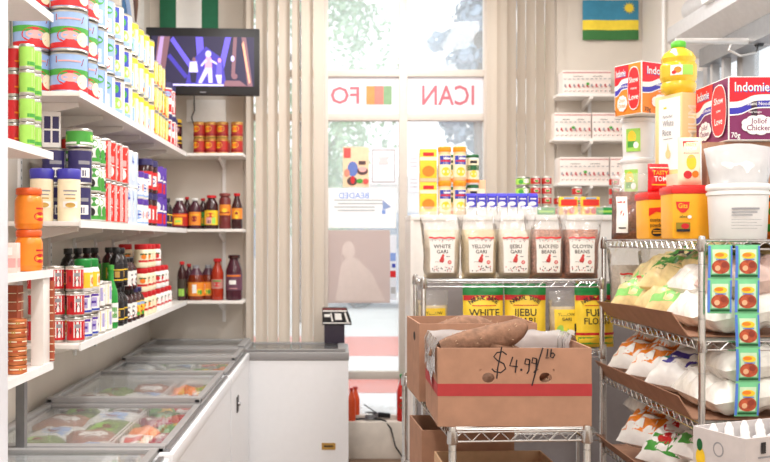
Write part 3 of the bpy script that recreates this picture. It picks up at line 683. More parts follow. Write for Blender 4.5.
ORD = ['first', 'second', 'third', 'fourth', 'fifth', 'sixth', 'seventh', 'eighth', 'ninth', 'tenth', 'eleventh', 'twelfth']
def run(shelf, z0, cols):
    """cols: (kind, x, y, levels, where). Each stack is numbered within its kind and row."""
    cnt = {}; tot = {}
    for c in cols: tot[(c[0], c[1] < -1.12)] = tot.get((c[0], c[1] < -1.12), 0) + 1
    for k, x, y, n in cols:
        kd, desc, h = K[k]; back = x < -1.12; cnt[(k, back)] = cnt.get((k, back), 0) + 1; i = cnt[(k, back)]
        for lv in range(n):
            pos = '' if n == 1 else (('bottom' if lv == 0 else ('top' if lv == n - 1 else ('middle' if n == 3 else ORD[lv]))) + ' of ')
            col = '' if tot[(k, back)] == 1 else (ORD[i - 1] + ' ')
            row = 'wall-side ' if back else ''
            if n == 1: lab = '%s, %s%s%s on the %s' % (desc, col, row, 'one', shelf) if (col or row) else '%s on the %s' % (desc, shelf)
            else: lab = '%s, %s%s%sstack, %s' % (desc, pos, col, row, shelf)
            o_ = kd.place((x + random.uniform(-.003, .003), y, z0 + lv * (h + .001) + .001), 0, lab, desc + 's')
            a0 = FACING.get(o_.name.split('.')[0]); aim = math.atan2(-y, -x) + .22
            o_.rotation_euler = (0, 0, (aim - a0 if a0 is not None else math.radians(42)) + random.uniform(-.2, .2))
run('top left shelf', ZS['top'], [('big', -1.108, 3.75, 3), ('big', -1.255, 3.73, 3), ('big', -1.11, 3.92, 3), ('gleam', -1.105, 4.08, 3), ('gleam', -1.105, 4.24, 3), ('cream', -1.108, 4.41, 3), ('cream', -1.108, 4.575, 3),
     ('pale', -1.10, 4.73, 3), ('pale', -1.10, 4.87, 3), ('pale', -1.10, 5.01, 3), ('pale', -1.10, 5.15, 3), ('yel', -1.085, 5.29, 3), ('yel', -1.085, 5.40, 3), ('yel', -1.085, 5.51, 3), ('yel', -1.085, 5.62, 2), ('yel', -1.20, 5.30, 3),
     ('tub', -1.082, 5.74, 2), ('tub', -1.082, 5.86, 2), ('tub', -1.09, 5.98, 1)])
run('middle left shelf', ZS['middle'], [('blj', -1.094, 3.70, 1), ('blj', -1.196, 3.68, 1), ('navy', -1.085, 3.82, 2), ('navy', -1.19, 3.81, 2), ('gw', -1.075, 3.95, 3), ('gw', -1.075, 4.05, 3), ('red', -1.08, 4.16, 2), ('red', -1.08, 4.27, 2), ('red', -1.08, 4.38, 2), ('red', -1.08, 4.49, 2),
     ('paleb', -1.075, 4.60, 2), ('paleb', -1.075, 4.70, 2), ('pj', -1.08, 4.86, 2), ('pj', -1.08, 4.97, 2), ('dj', -1.21, 4.88, 2), ('dj', -1.085, 5.10, 2), ('dj', -1.085, 5.23, 2), ('pr', -1.09, 5.36, 2), ('pr', -1.09, 5.5, 2), ('bk', -1.07, 5.64, 1), ('bk', -1.07, 5.74, 1), ('red', -1.2, 4.1, 2), ('gcan', -1.2, 3.96, 4)])
knc = Kind(pouchbox('navy_carton', .075, .06, .15, WHT, [('rect', -.03, .02, -.004, .13, NAVY), ('rect', .004, .02, .03, .13, NAVY), ('rect', -.03, .07, .03, .078, WHT)], [('rect', -.025, .02, .025, .13, NAVY)]), 'carton')
knc.place((-1.20, 3.81, ZS['middle'] + .3135), .3, 'navy and white carton on the wall-side navy tins, middle left shelf')
kd, desc, h = K['gcan']; kd.place((-1.085, 3.82, ZS['middle'] + .3135), 1, 'short green can on top of the front navy tins, middle left shelf', desc + 's')
run('lower left shelf', ZS['lower'], [('rw', -1.068, 3.70, 3), ('rw', -1.148, 3.70, 3), ('rw', -1.228, 3.70, 3), ('pw', -1.07, 3.82, 2), ('glj', -1.16, 3.84, 1), ('pw', -1.07, 3.93, 2), ('ys', -1.075, 4.05, 2), ('ys', -1.075, 4.16, 2), ('gb', -1.068, 4.29, 1),
     ('bk', -1.07, 4.41, 2), ('bk', -1.07, 4.50, 2), ('bk', -1.20, 4.05, 2), ('bk', -1.20, 4.2, 2), ('bg', -1.20, 4.35, 2), ('bg', -1.20, 4.5, 2), ('wl', -1.07, 4.60, 1), ('wl', -1.07, 4.69, 1), ('cl', -1.07, 4.79, 1), ('cl', -1.07, 4.88, 1), ('bg', -1.17, 4.66, 2), ('bg', -1.17, 4.8, 2), ('cl', -1.17, 4.93, 2),
     ('yc', -1.075, 4.99, 3), ('yc', -1.075, 5.10, 3), ('yc', -1.075, 5.21, 3), ('yc', -1.175, 5.05, 3), ('wr', -1.075, 5.36, 3), ('wr', -1.075, 5.48, 2), ('wr', -1.075, 5.60, 2), ('wr', -1.075, 5.72, 1), ('bk', -1.18, 5.4, 2)])
kd, desc, h = K['glj']
for y in (3.82, 3.93): kd.place((-1.07, y, ZS['lower'] + .203), 1, 'white jar with green lid on the %s purple and white tin stack, lower left shelf' % ('first' if y < 3.9 else 'second'), desc + 's')
kd, desc, h = K['wl']
for i, y in enumerate((4.60, 4.69)): kd.place((-1.07, y, ZS['lower'] + .1665), 1, 'dark bottle with white label standing upon the %s one, lower left shelf' % ORD[i], desc + 's')

# ---- near unit products
def slim(name, base, art):
    return tin(name, .026, .088, base, art, reps=(-1, PI / 2 - 1, PI - 1), n=18)
K['nr'] = (Kind(slim('red_slim_can', RED, [('rect', -.012, .04, .012, .075, WHT), ('rect', -.012, .014, .012, .035, DRED), ('rect', -.026, .03, .026, .036, ORANGE)]), 'can'), 'slim red can', .088)
K['ng'] = (Kind(slim('lime_slim_can', LGREEN, [('rect', -.01, .03, .012, .07, CREAM), ('rect', -.026, .014, .026, .026, GREEN), ('ell', .016, .05, .006, .02, YEL)]), 'can'), 'slim lime green can', .088)
for k, x in (('nr', -1.108), ('ng', -1.054)):
    for yi, y in enumerate((3.08, 3.15)):
        kd, desc, h = K[k]
        for lv in range(4):
            kd.place((x, y + (.0 if k == 'ng' else .03), NZ['second'] + .001 + lv * .0885), .8, '%s, level %s of the %s stack, second near shelf' % (desc, ('one', 'two', 'three', 'four')[lv], ('front', 'rear')[yi]), desc + 's')
OJ = mat('orange_plastic', (243, 140, 40), .3)
def oj(): return container('orange_jar', [(.04, 0), (.046, .008), (.047, .10), (.04, .118), (.036, .122)], OJ, (.047, .02, .095, OJ, [('ell', 0, .045, .028, .016, RED), ('rect', -.02, .07, .02, .076, RED), ('rect', -.018, .042, .018, .048, YEL)], (-.9, PI / 2 - .9, PI - .9)), ([(.042, .12), (.044, .124), (.044, .14), (.04, .145)], mat('dark_orange_plastic', (222, 92, 30), .35), 'lid'))
kj = Kind(oj, 'jar')
for lv in range(2): kj.place((-1.075, 3.16, NZ['third'] + .001 + lv * .146), .6, 'orange jar with red oval label, %s one on the third near shelf' % ('lower', 'upper')[lv], 'orange jars on the near shelf')
kj.place((-1.2, 3.05, NZ['third'] + .001), .6, 'orange jar behind the pale carton on the third near shelf', 'orange jars on the near shelf')
kc = Kind(pouchbox('stock_carton', .07, .07, .10, mat('pale_pink_card', (236, 214, 206), .6), [('rect', -.03, .02, .03, .05, PINK), ('rect', -.02, .06, .02, .085, WHT)], [('rect', -.03, .02, .03, .05, PINK)]), 'carton')
kc.place((-1.066, 2.93, NZ['third'] + .001), .2, 'pale pink carton in front of the orange jars, third near shelf', 'pale pink cartons')
kc.place((-1.145, 2.93, NZ['third'] + .001), .1, 'pale pink carton nearest the wall, third near shelf', 'pale pink cartons')
kc.place((-1.155, 3.015, NZ['third'] + .001), .1, 'pale pink carton under the two copper tins, third near shelf', 'pale pink cartons')
COP = mat('copper_print', (196, 92, 56), .4, .2)
K['flat'] = (Kind(tin('flat_fish_tin', .034, .03, COP, [('rect', -.03, .014, .03, .018, CREAM), ('rect', .0, .012, .012, .02, GOLD)], rim=mat('copper_rim', (206, 122, 74), .35, .5), reps=(-1, 1, 3), n=20), 'tin'), 'flat copper coloured tin', .03)
def flatstack(x, y, n, z, where):
    kd, desc, h = K['flat']
    for lv in range(n): kd.place((x, y, z + .001 + lv * .0305), lv * .4, '%s, %s in the %s' % (desc, ORD[lv], where), desc + 's')
flatstack(-1.062, 3.0, 6, NZ['lowest'], 'stack of six on the lowest near shelf')
flatstack(-1.155, 3.015, 2, NZ['third'] + .102, 'pair on the pale carton')
BRKP = mat('brick_brown_card', (172, 84, 56), .6); BRKD = mat('dark_brown_card', (96, 50, 40), .6)
brickart = [('rect', -.03, .018 + .03 * i, .03, .021 + .03 * i, CREAM) for i in range(9)] + [('rect', -.002, .02 + .03 * i, .001, .048 + .03 * i, CREAM) for i in range(8)]
kb = Kind(pouchbox('stock_cube_box', .065, .06, .285, BRKP, brickart, brickart), 'box')
for i, (x, y) in enumerate(((-1.13, 3.14), (-1.215, 3.14), (-1.29, 3.14))):
    kb.place((x, y, NZ['lowest'] + .001), 0, 'tall brick brown box with pale lines on the lowest near shelf, %s from the board' % ORD[i], 'tall brick brown boxes')
kb.place((-1.06, 3.585, ZS['lower'] - .0), 0, 'x', None) if False else None
# tall pack standing past the board, on the near shelf end
g = Geo(); g.box((0, 0, .15), (.036, .012, .29), BRKP, bev=.002); g.art([('rect', -.017, .01 + .028 * i, .017, .013 + .028 * i, CREAM) for i in range(10)] + [('rect', -.001, .01, .001, .29, CREAM)], flat((0, -.0062, 0), (1, 0, 0), (0, 0, 1), (0, -1, 0)))
g.art([('rect', -.006, .01 + .028 * i, .006, .013 + .028 * i, CREAM) for i in range(10)], flat((.0182, 0, 0), (0, 1, 0), (0, 0, 1), (1, 0, 0)))
o = g.build('wafer_strip', loc=(-1.01, 3.262 + .03, 1.14), smooth=0); tag(o, 'brown strip of small packs hanging at the end of the near shelves', 'strip')
o.location = (-1.035, 3.262, NZ['lowest'] + .002)

# ---- back wall shelves
def bx(px, y=6.32): return (px - 335) * y / 900
TOM = mat('tomato_red', (176, 40, 32), .4)
K['stew'] = (Kind(tin('stew_can', .042, .112, TOM, [('ell', 0, .06, .03, .022, YEL), ('ell', 0, .06, .018, .012, ORANGE), ('rect', -.066, .09, .066, .097, GOLD), ('rect', -.066, .014, .066, .026, DRED)], rim=GOLD, reps=(-PI / 2 - .5, PI / 2, .6)), 'can'), 'red and yellow stew can', .112)
kd, desc, h = K['stew']
for i, px in enumerate((199.5, 211, 222.5, 237)):
    for lv in range(2): kd.place((bx(px, 6.3), 6.3, ZS['top'] + .001 + lv * .113), random.uniform(-.2, .2), '%s, %s of the %s pair from the corner, top back shelf' % (desc, ('lower', 'upper')[lv], ORD[i]), desc + 's')
    if i < 3: kd.place((bx(px, 6.3), 6.41, ZS['top'] + .001), 0, '%s, behind the %s pair on the top back shelf' % (desc, ORD[i]), desc + 's')
def pnut(): return container('dark_jar', [(.042, 0), (.046, .006), (.046, .085), (.04, .098)], DBROWN, (.046, .02, .075, MAROON, [('ell', 0, .045, .025, .016, PINK), ('rect', -.06, .07, .06, .075, YEL)], (-PI / 2, PI / 2)), ([(.043, .095), (.044, .098), (.044, .115), (.04, .118)], YEL, 'lid'))
kj2 = Kind(pnut, 'jar')
for lv in range(2): kj2.place((bx(175.5, 6.27), 6.27, ZS['top'] + .001 + lv * .119), .2, 'dark jar with yellow lid, %s one in the corner of the top back shelf' % ('lower', 'upper')[lv], 'dark jars in the corner')
def bottle(name, r, h, body, labm, art, capm, neck=.4, sh=.68, z0=.12, z1=.55, nm='cap', upper=None, sx=1, sy=1):
    def fn():
        pr = [(r * .9, 0), (r, h * .03), (r, h * .3), (r * .97, h * .32), (r, h * .34), (r, h * sh), (r * .86, h * (sh + .07)), (r * neck, h * .88), (r * neck, h * .93)]
        ms = [body] * 5 + [upper or body] * 3
        return container(name, pr, ms, (r, h * z0, h * z1, labm, art, (-PI / 2, PI / 2)), ([(r * neck * 1.25, h * .92), (r * neck * 1.3, h * .925), (r * neck * 1.3, h * .99), (r * neck * 1.1, h)], capm, nm), sx=sx, sy=sy)
    return fn
OL = mat('orange_label', (232, 140, 48), .5)
def one(fn, px, z, label, cat='bottle', y=6.3, rz=0, grp=None, lev=0): Kind(fn, cat).place((bx(px, y), y, z + .001), rz, label, grp)
Z3 = ZS['middle']; G3 = 'sauce bottles on the middle back shelf'
one(bottle('squat_bottle', .064, .215, MAROON, TOM, [('rect', -.028, .03, .03, .078, YEL), ('rect', -.064, .085, .064, .1, ORANGE), ('rect', -.02, .045, .02, .06, LGREEN)], PLW, .35, .55, .1, .5), 179.5, Z3, 'squat red bottle with yellow label and white cap, middle back shelf', grp=G3)
one(bottle('sauce_bottle', .028, .23, DBROWN, MAROON, [('rect', -.015, .05, .015, .09, DRED)], RED), 187, Z3, 'thin dark bottle behind the squat one, middle back shelf', y=6.41, grp=G3)
one(bottle('sauce_bottle', .043, .215, MAROON, OL, [('ell', 0, .07, .02, .02, DRED), ('rect', -.04, .095, .04, .1, YEL)], PLW), 195, Z3, 'maroon bottle with orange label and pale cap, middle back shelf', grp=G3)
one(bottle('sauce_bottle', .03, .22, DBROWN, GREEN, [('rect', -.015, .04, .015, .08, YEL)], RED), 203, Z3, 'thin bottle with green label and red cap, middle back shelf', y=6.41, grp=G3)
one(bottle('sauce_bottle', .048, .235, DBROWN, YEL, [('ell', 0, .095, .035, .016, RED), ('rect', -.035, .035, .005, .08, PINK), ('rect', .01, .035, .035, .08, LGREEN), ('rect', -.02, .04, .0, .06, INK)], RED, .55, .72, .12, .55), 211.5, Z3, 'wide dark bottle with yellow and pink label, middle back shelf', grp=G3)
one(bottle('sauce_bottle', .042, .25, mat('brown_red_sauce', (112, 44, 44), .3), OL, [('rect', -.04, .11, .04, .12, DRED), ('ell', 0, .13, .02, .015, YEL)], mat('brown_cap', (140, 70, 66), .4), .72, .8, .38, .68), 225, Z3, 'brown red bottle with brown cap, second from the blinds, middle back shelf', grp=G3)
one(bottle('sauce_bottle', .038, .25, DBROWN, OL, [('ell', 0, .1, .02, .03, YEL), ('ell', .0, .11, .01, .01, DRED)], RED, .45, .62, .28, .58), 237, Z3, 'dark bottle with orange label and red cap nearest the blinds, middle shelf', grp=G3)
Z4 = ZS['lower']; G4 = 'bottles on the lower back shelf'
one(bottle('sauce_bottle', .032, .27, DBROWN, mat('dark_label', (60, 50, 40), .5), [('rect', -.02, .03, .02, .08, LGREEN)], RED), 182, Z4, 'dark bottle with lime label nearest the corner, lower back shelf', y=6.15 + .12, grp=G4)
one(bottle('sauce_bottle', .03, .25, MAROON, DBROWN, [('rect', -.02, .04, .02, .08, LGREEN)], RED), 189, Z4, 'dark bottle with red cap beside the palm oil jugs, lower back shelf', y=6.4, grp=G4)
def jug():
    root = container('palm_oil_jug', [(.05, 0), (.058, .01), (.058, .14), (.05, .175), (.03, .21), (.022, .225)], [AMBER, AMBER, AMBER, mat('plum_oil', (84, 46, 62), .3), mat('plum_oil'), mat('plum_oil')], (.058, .03, .125, OL, [('rect', -.03, .02 + .03, -.0, .11, WHT), ('ell', .02, .06, .02, .02, YEL), ('rect', .01, .04, .04, .07, GREEN)], (-PI / 2,)), ([(.024, .22), (.024, .24), (.02, .243)], GRAYP, 'cap'))
    return root
kj3 = Kind(jug, 'jug')
kj3.place((bx(196.5), 6.3, Z4 + .001), .2, 'amber palm oil jug nearer the corner, lower back shelf', G4); kj3.place((bx(208, 6.34), 6.36, Z4 + .001), -.3, 'amber palm oil jug beside the orange red bottle, lower back shelf', G4)
one(bottle('palm_oil_bottle', .043, .29, mat('orange_red_oil', (166, 48, 24), .2), mat('pinkish_label', (196, 140, 130), .5), [('ell', 0, .11, .03, .016, RED), ('rect', -.03, .13, .03, .138, GREEN)], RED, .5, .66, .28, .5), 217.5, Z4, 'orange red bottle with red cap, second from the blinds, lower back shelf', grp=G4)
one(bottle('sauce_bottle', .058, .315, MAROON, mat('plum_label', (104, 62, 84), .5), [('rect', -.03, .11, .02, .14, WHT), ('rect', -.055, .165, .055, .175, ORANGE), ('rect', -.03, .08, .03, .085, PINK)], DBROWN, .55, .66, .22, .58), 234, Z4, 'large maroon bottle with purple label nearest the blinds, lower back shelf', grp=G4)

# ------------------------------------------------------------------ freezers
FW = mat('freezer_white', (240, 242, 246), .3, var=.01); RIM = mat('freezer_grey_rim', (152, 151, 152), .4, .1, var=.03); RIMD = mat('freezer_dark_trim', (96, 94, 98), .4, var=.03)
FGL = film('freezer_lid_glass', (240, 244, 246), .94, gloss=.13, bump=0, rough=.03)
def freezer(L, W, H=.85, label='', loc=(0, 0, 0), lids=2, along='y', rimm=FW):
    """chest with sliding glass lids; local x across, local y along"""
    root = empty('chest_freezer', loc); t = .05; b = .10
    g = Geo()
    g.b2(-W / 2, W / 2, 0, L, .04, .14, FW)
    for x0, x1, y0, y1 in ((-W / 2, -W / 2 + t, 0, L), (W / 2 - t, W / 2, 0, L), (-W / 2 + t, W / 2 - t, 0, t), (-W / 2 + t, W / 2 - t, L - t, L)): g.b2(x0, x1, y0, y1, .14, H - .07, FW)
    g.b2(-W / 2 + .03, W / 2 - .03, .03, L - .03, 0, .04, RIMD); g.build('cabinet', root)
    g = Geo()
    for x0, x1, y0, y1 in ((-W / 2 - .004, -W / 2 + t, -.004, L + .004), (W / 2 - t, W / 2 + .004, -.004, L + .004)): g.b2(x0, x1, y0, y1, H - .07, H - .015, rimm, bev=.008)
    for y0, y1 in ((-.004, t), (L - t, L + .004)): g.b2(-W / 2 + t, W / 2 - t, y0, y1, H - .07, H - .015, rimm, bev=.006)
    g.build('rim', root)
    g = Geo(); 
    for s_ in (-1, 1): g.b2(s_ * (W / 2 - .02) - .008, s_ * (W / 2 - .02) + .008, .02, L - .02, H - .02, H - .004, GALV)
    g.build('lid_track', root)
    n = lids; step = (L - .04) / n
    for i in range(n):
        y0 = .02 + i * step - (.01 if i else 0); y1 = .02 + (i + 1) * step + .01; z = H - .018 + (.022 if i % 2 else .0)
        g = Geo(); a = .028
        g.b2(-W / 2 + .03, -W / 2 + .03 + a, y0, y1, z, z + .018, RIM, bev=.003); g.b2(W / 2 - .03 - a, W / 2 - .03, y0, y1, z, z + .018, RIM, bev=.003)
        g.b2(-W / 2 + .03, W / 2 - .03, y0, y0 + a * 1.7, z - .004, z + .024, RIM, bev=.006); g.b2(-W / 2 + .03, W / 2 - .03, y1 - a * 1.2, y1, z, z + .02, RIM, bev=.004)
        o = g.build('sliding_lid', root)
        g = Geo(); g.b2(-W / 2 + .05, W / 2 - .05, y0 + .02, y1 - .02, z + .008, z + .012, FGL); g.build('lid_glass', o, smooth=0)
    tag(root, label, 'freezer', 'white chest freezers')
    return root
FZC = -.93; FZW = .74
f0 = freezer(1.65, FZW, label='nearest white chest freezer with glass lids along the left wall', loc=(FZC, 1.38, 0), rimm=FW)
f1 = freezer(1.72, FZW, label='second white chest freezer with sliding glass lids, frozen packs inside', loc=(FZC, 3.10, 0), rimm=FW)
f2 = freezer(.99, FZW, label='short white chest freezer in the left row next to the corner', loc=(FZC, 4.86, 0), lids=2)
# the one along the window, seen from its long side
fb = freezer(1.385, .50, label='white chest freezer across the back below the blinds, long side facing out', loc=(.088, 6.14, 0), rimm=RIM)
fb.rotation_euler = (0, 0, PI / 2)
# lock plates and stickers
g = Geo(); g.b2(-.004, .006, -.04, .04, -.045, .045, BLACK, bev=.002); g.lathe([(.012, 0), (.01, .012)], GALV, 12, M=Matrix.Translation((.006, 0, 0)) @ Matrix.Rotation(PI / 2, 4, 'Y'))
g.build('lock', f2, loc=(FZW / 2, .30, .63), label='black lock plate')
g = Geo(); g.b2(-.045, .045, -.003, 0, -.022, .022, GOLD); g.art([('rect', -.03, -.004, .03, .006, INK)], flat((0, -.003, 0), (1, 0, 0), (0, 0, 1), (0, -1, 0)))
o = g.build('maker_plate', fb, loc=(-.2501, .13, .22), rz=-PI / 2, smooth=0, label='small gold plate low on the freezer side')

# frozen goods: bags, boxes and wire baskets
def basket(fz, y0, y1, x0, x1, z, nm='wire_basket'):
    g = Geo(); r = .003; h = .22
    for zz in (0, h * .5, h): g.tube([(x0, y0, z + zz), (x1, y0, z + zz), (x1, y1, z + zz), (x0, y1, z + zz), (x0, y0, z + zz)], r, PLW, 5)
    k = int((x1 - x0) / .04)
    for i in range(1, k):
        x = x0 + (x1 - x0) * i / k; g.tube([(x, y0, z + h), (x, y0, z), (x, y1, z), (x, y1, z + h)], r * .7, PLW, 4)
    k = int((y1 - y0) / .04)
    for i in range(1, k):
        y = y0 + (y1 - y0) * i / k; g.tube([(x0, y, z + h), (x0, y, z), (x1, y, z), (x1, y, z + h)], r * .7, PLW, 4)
    g.build(nm, fz)
FROZ = [('frozen bag of brown meat', mat('frozen_meat', (166, 120, 104), .6, var=.25, scale=40), WHT), ('clear frozen vegetable bag', mat('frozen_greens', (120, 140, 84), .6, var=.3, scale=40), LGREEN),
        ('white frozen fish bag', mat('frozen_fish', (222, 222, 220), .5, var=.1, scale=30), LBLUE), ('red and yellow frozen pack', RED, YEL), ('orange frozen pack', ORANGE, WHT), ('green frozen pack', GREEN, YEL), ('white and red frozen pack', WHT, RED), ('purple frozen pack', PLUM, WHT)]
FK = []
for i, (d_, m_, m2) in enumerate(FROZ):
    def fn(i=i, m_=m_, m2=m2):
        g = Geo(); w_, h_, t_ = (.2, .26, .07) if i < 3 else (.13, .17, .045)
        F, B = pillow(g, w_, h_, t_, m_, 10, 10, seed=i, wr=.012, top=.15)
        r_ = g.build('frozen_bag' if i < 3 else 'frozen_pack')
        g = Geo(); g.art([('rect', -w_ * .28, h_ * .3, w_ * .28, h_ * .62, m2), ('ell', 0, h_ * .46, w_ * .16, h_ * .1, m_ if i > 2 else DRED)], F); g.build('label', r_); return r_
    FK.append((Kind(fn, 'frozen food'), d_))
rnd = random.Random(5); seen = {}
def fill(fz_x, fz_y, spots, where):
    for (x, y, z, i, rz) in spots:
        kd, d_ = FK[i]; seen[(i, where)] = seen.get((i, where), 0) + 1
        rot = (-PI / 2 + rnd.uniform(-.12, .12), rnd.uniform(-.1, .1), rz); hh = .26 if i < 3 else .17
        from mathutils import Euler
        c_ = Euler(rot).to_matrix() @ Vector((0, 0, hh / 2))
        kd.place((fz_x + x - c_.x, fz_y + y - c_.y, z - c_.z), label='%s, %s of its kind in the %s' % (d_, ORD[seen[(i, where)] - 1], where), group='frozen food in the ' + where, rot=rot)
def spots(L, seq, zt=.785):
    out = []; ny = max(2, int(L / .215))
    for layer in range(2):
        for j in range(ny):
            for k, x in enumerate((-.21, .0)):
                out.append((x + rnd.uniform(-.02, .02), .16 + (L - .42) * j / (ny - 1), zt - .09 + layer * .085 + rnd.uniform(-.01, .015), seq[(j * 2 + k + layer) % 3], rnd.uniform(-.3, .3)))
            out.append((.165, .14 + (L - .36) * j / (ny - 1), zt - .07 + layer * .075, seq[3 + (j + layer) % (len(seq) - 3)], rnd.uniform(-.5, .5)))
            out.append((.275, .19 + (L - .36) * j / (ny - 1), zt - .07 + layer * .075, seq[3 + (j + layer + 2) % (len(seq) - 3)], rnd.uniform(-.5, .5)))
    return out
def floor_board(fz, L, W, z):
    g = Geo(); g.b2(-W / 2 + .055, W / 2 - .055, .055, L - .055, z - .02, z, mat('frost', (226, 232, 236), .6)); g.build('inner_floor', fz)
for fz, L, y0, seq, nm in ((f0, 1.65, 1.38, [0, 2, 1, 3, 6, 7, 5], 'nearest freezer'), (f1, 1.72, 3.10, [1, 0, 2, 5, 3, 6, 4, 7], 'second freezer'), (f2, .99, 4.86, [2, 1, 2, 6, 4, 5], 'short freezer')):
    floor_board(fz, L, FZW, .58)
    basket(fz, .06, L - .06, .105, .315, .60); basket(fz, .06, L - .06, -.315, .09, .60)
    sp = spots(L, seq)
    if nm == 'nearest freezer': sp = [s_ for s_ in sp if s_[1] > .8]
    fill(FZC, y0, sp, nm)
floor_board(fb, 1.385, .5, .5)
fill(-.6, 6.14, [(x, -.01, .62 + .02 * (i % 2), (2, 6, 1, 4)[i % 4], .15) for i, x in enumerate((-.45, -.25, -.05, .15, .35, .5))], 'back freezer')

# scale / card terminal standing on the back freezer
root = empty('card_terminal', ((334.5 - 335) * 6.25 / 900, 6.3, .852))
g = Geo(); g.box((0, 0, .07), (.14, .12, .14), mat('dark_grape_plastic', (44, 36, 52), .4), bev=.006); g.build('stand', root)
g = Geo(); g.prism([(-.085, .13), (.12, .13), (.115, .16), (.085, .245), (-.085, .245)], 'y', -.07, .05, BLACK); g.build('head', root)
g = Geo(); g.art([('rect', -.08, .222, .085, .232, WHT), ('rect', -.08, .14, .11, .147, WHT), ('rect', -.07, .185, -.03, .205, WHT), ('poly', [(.005, .165), (.052, .165), (.045, .21), (.0, .21)], WHT), ('poly', [(-.02, .155), (-.008, .155), (-.022, .215), (-.03, .215)], WHT), ('poly', [(.085, .15), (.1, .15), (.078, .215), (.066, .215)], WHT), ('rect', -.08, .236, .08, .244, DRED)], flat((0, -.0702, 0), (1, 0, 0), (0, 0, 1), (0, -1, 0)))
g.build('keypad', root, smooth=0, label='white lit keys and display on the black head')  # keys and display are flat white print
tag(root, 'black counter terminal with white keys standing on the back freezer', 'terminal')
# ------------------------------------------------------------------ wire racks
def X_(px, d): return (px - 335) * d / 900
def Z_(py, d): return EYE - (py - 240) * d / 900
MESHD = mat('wire_deck_metal', (170, 168, 166), .35, .9, var=.03)
def wire_rack(x0, x1, y0, y1, shelves, top, label, rz=0, nx=None, rails='', tr=.0127, short=()):
    """chrome wire shelving; local origin at the middle of the footprint"""
    cx, cy = (x0 + x1) / 2, (y0 + y1) / 2; a, b = (x1 - x0) / 2, (y1 - y0) / 2
    root = empty('wire_rack', (cx, cy, 0), rz)
    for sx in (-1, 1):
        for sy in (-1, 1):
            g = Geo(); tt = top
            g.lathe([(tr, .012), (tr, tt - .006), (tr * .8, tt)], STEEL, 14, c=(sx * a, sy * b, 0)); g.lathe([(.02, 0), (.02, .008), (.008, .014)], GALV, 12, c=(sx * a, sy * b, 0))
            for i in range(int(top / .1)): g.lathe([(tr + .0003, .08 + i * .1), (tr + .0003, .082 + i * .1)], GALV, 12, c=(sx * a, sy * b, 0))
            p = g.build('post', root)
            for z in shelves:
                g = Geo(); g.lathe([(tr * 1.35, z - .042), (tr * 1.5, z - .038), (tr * 1.3, z + .002)], STEEL, 14, c=(sx * a, sy * b, 0)); g.build('collar', p)
    for z in shelves:
        g = Geo(); r = .0035
        for zz in (z - .003, z - .034): g.tube([(-a, -b, zz), (a, -b, zz), (a, b, zz), (-a, b, zz), (-a, -b, zz)], r, STEEL, 6)
        for (p0, p1) in (((-a, -b), (a, -b)), ((a, -b), (a, b)), ((a, b), (-a, b)), ((-a, b), (-a, -b))):
            L = math.hypot(p1[0] - p0[0], p1[1] - p0[1]); n = max(4, int(L / .032)); n += n % 2
            g.tube([(p0[0] + (p1[0] - p0[0]) * i / n, p0[1] + (p1[1] - p0[1]) * i / n, z - .003 if i % 2 else z - .034) for i in range(n + 1)], .0026, STEEL, 5)
        s_ = g.build('shelf_frame', root)
        g = Geo(); n = int(2 * b / .021)
        for i in range(1, n): g.tube([(-a, -b + 2 * b * i / n, z), (a, -b + 2 * b * i / n, z)], .0018, MESHD, 4)
        for i in range(1, 4): g.tube([(-a + 2 * a * i / 4, -b, z - .005), (-a + 2 * a * i / 4, b, z - .005)], .003, STEEL, 5)
        g.build('wire_deck', s_, smooth=0)
    tag(root, label, 'wire rack', 'chrome wire racks')
    return root
RX0, RX1, RY0, RY1 = 1.345, 1.945, 3.30, 4.50
RS = (1.57, 1.20, .895, .55)
wire_rack(RX0, RX1, RY0, RY1, (1.57, 1.20, .895, .55, .15), 1.585, 'tall chrome wire rack on the right, loaded with sacks and tubs')
wire_rack(.435, 1.31, 4.42, 4.86, (1.374, 1.03, .62, .15), 1.385, 'chrome wire rack facing out under the row of clear flour bags')
ca = math.radians(3.0)
cart = wire_rack(.352, .798, 2.95, 4.15, (.945, .56, .15), .96, 'low chrome wire rack in the middle carrying the cardboard yam boxes', rz=ca)

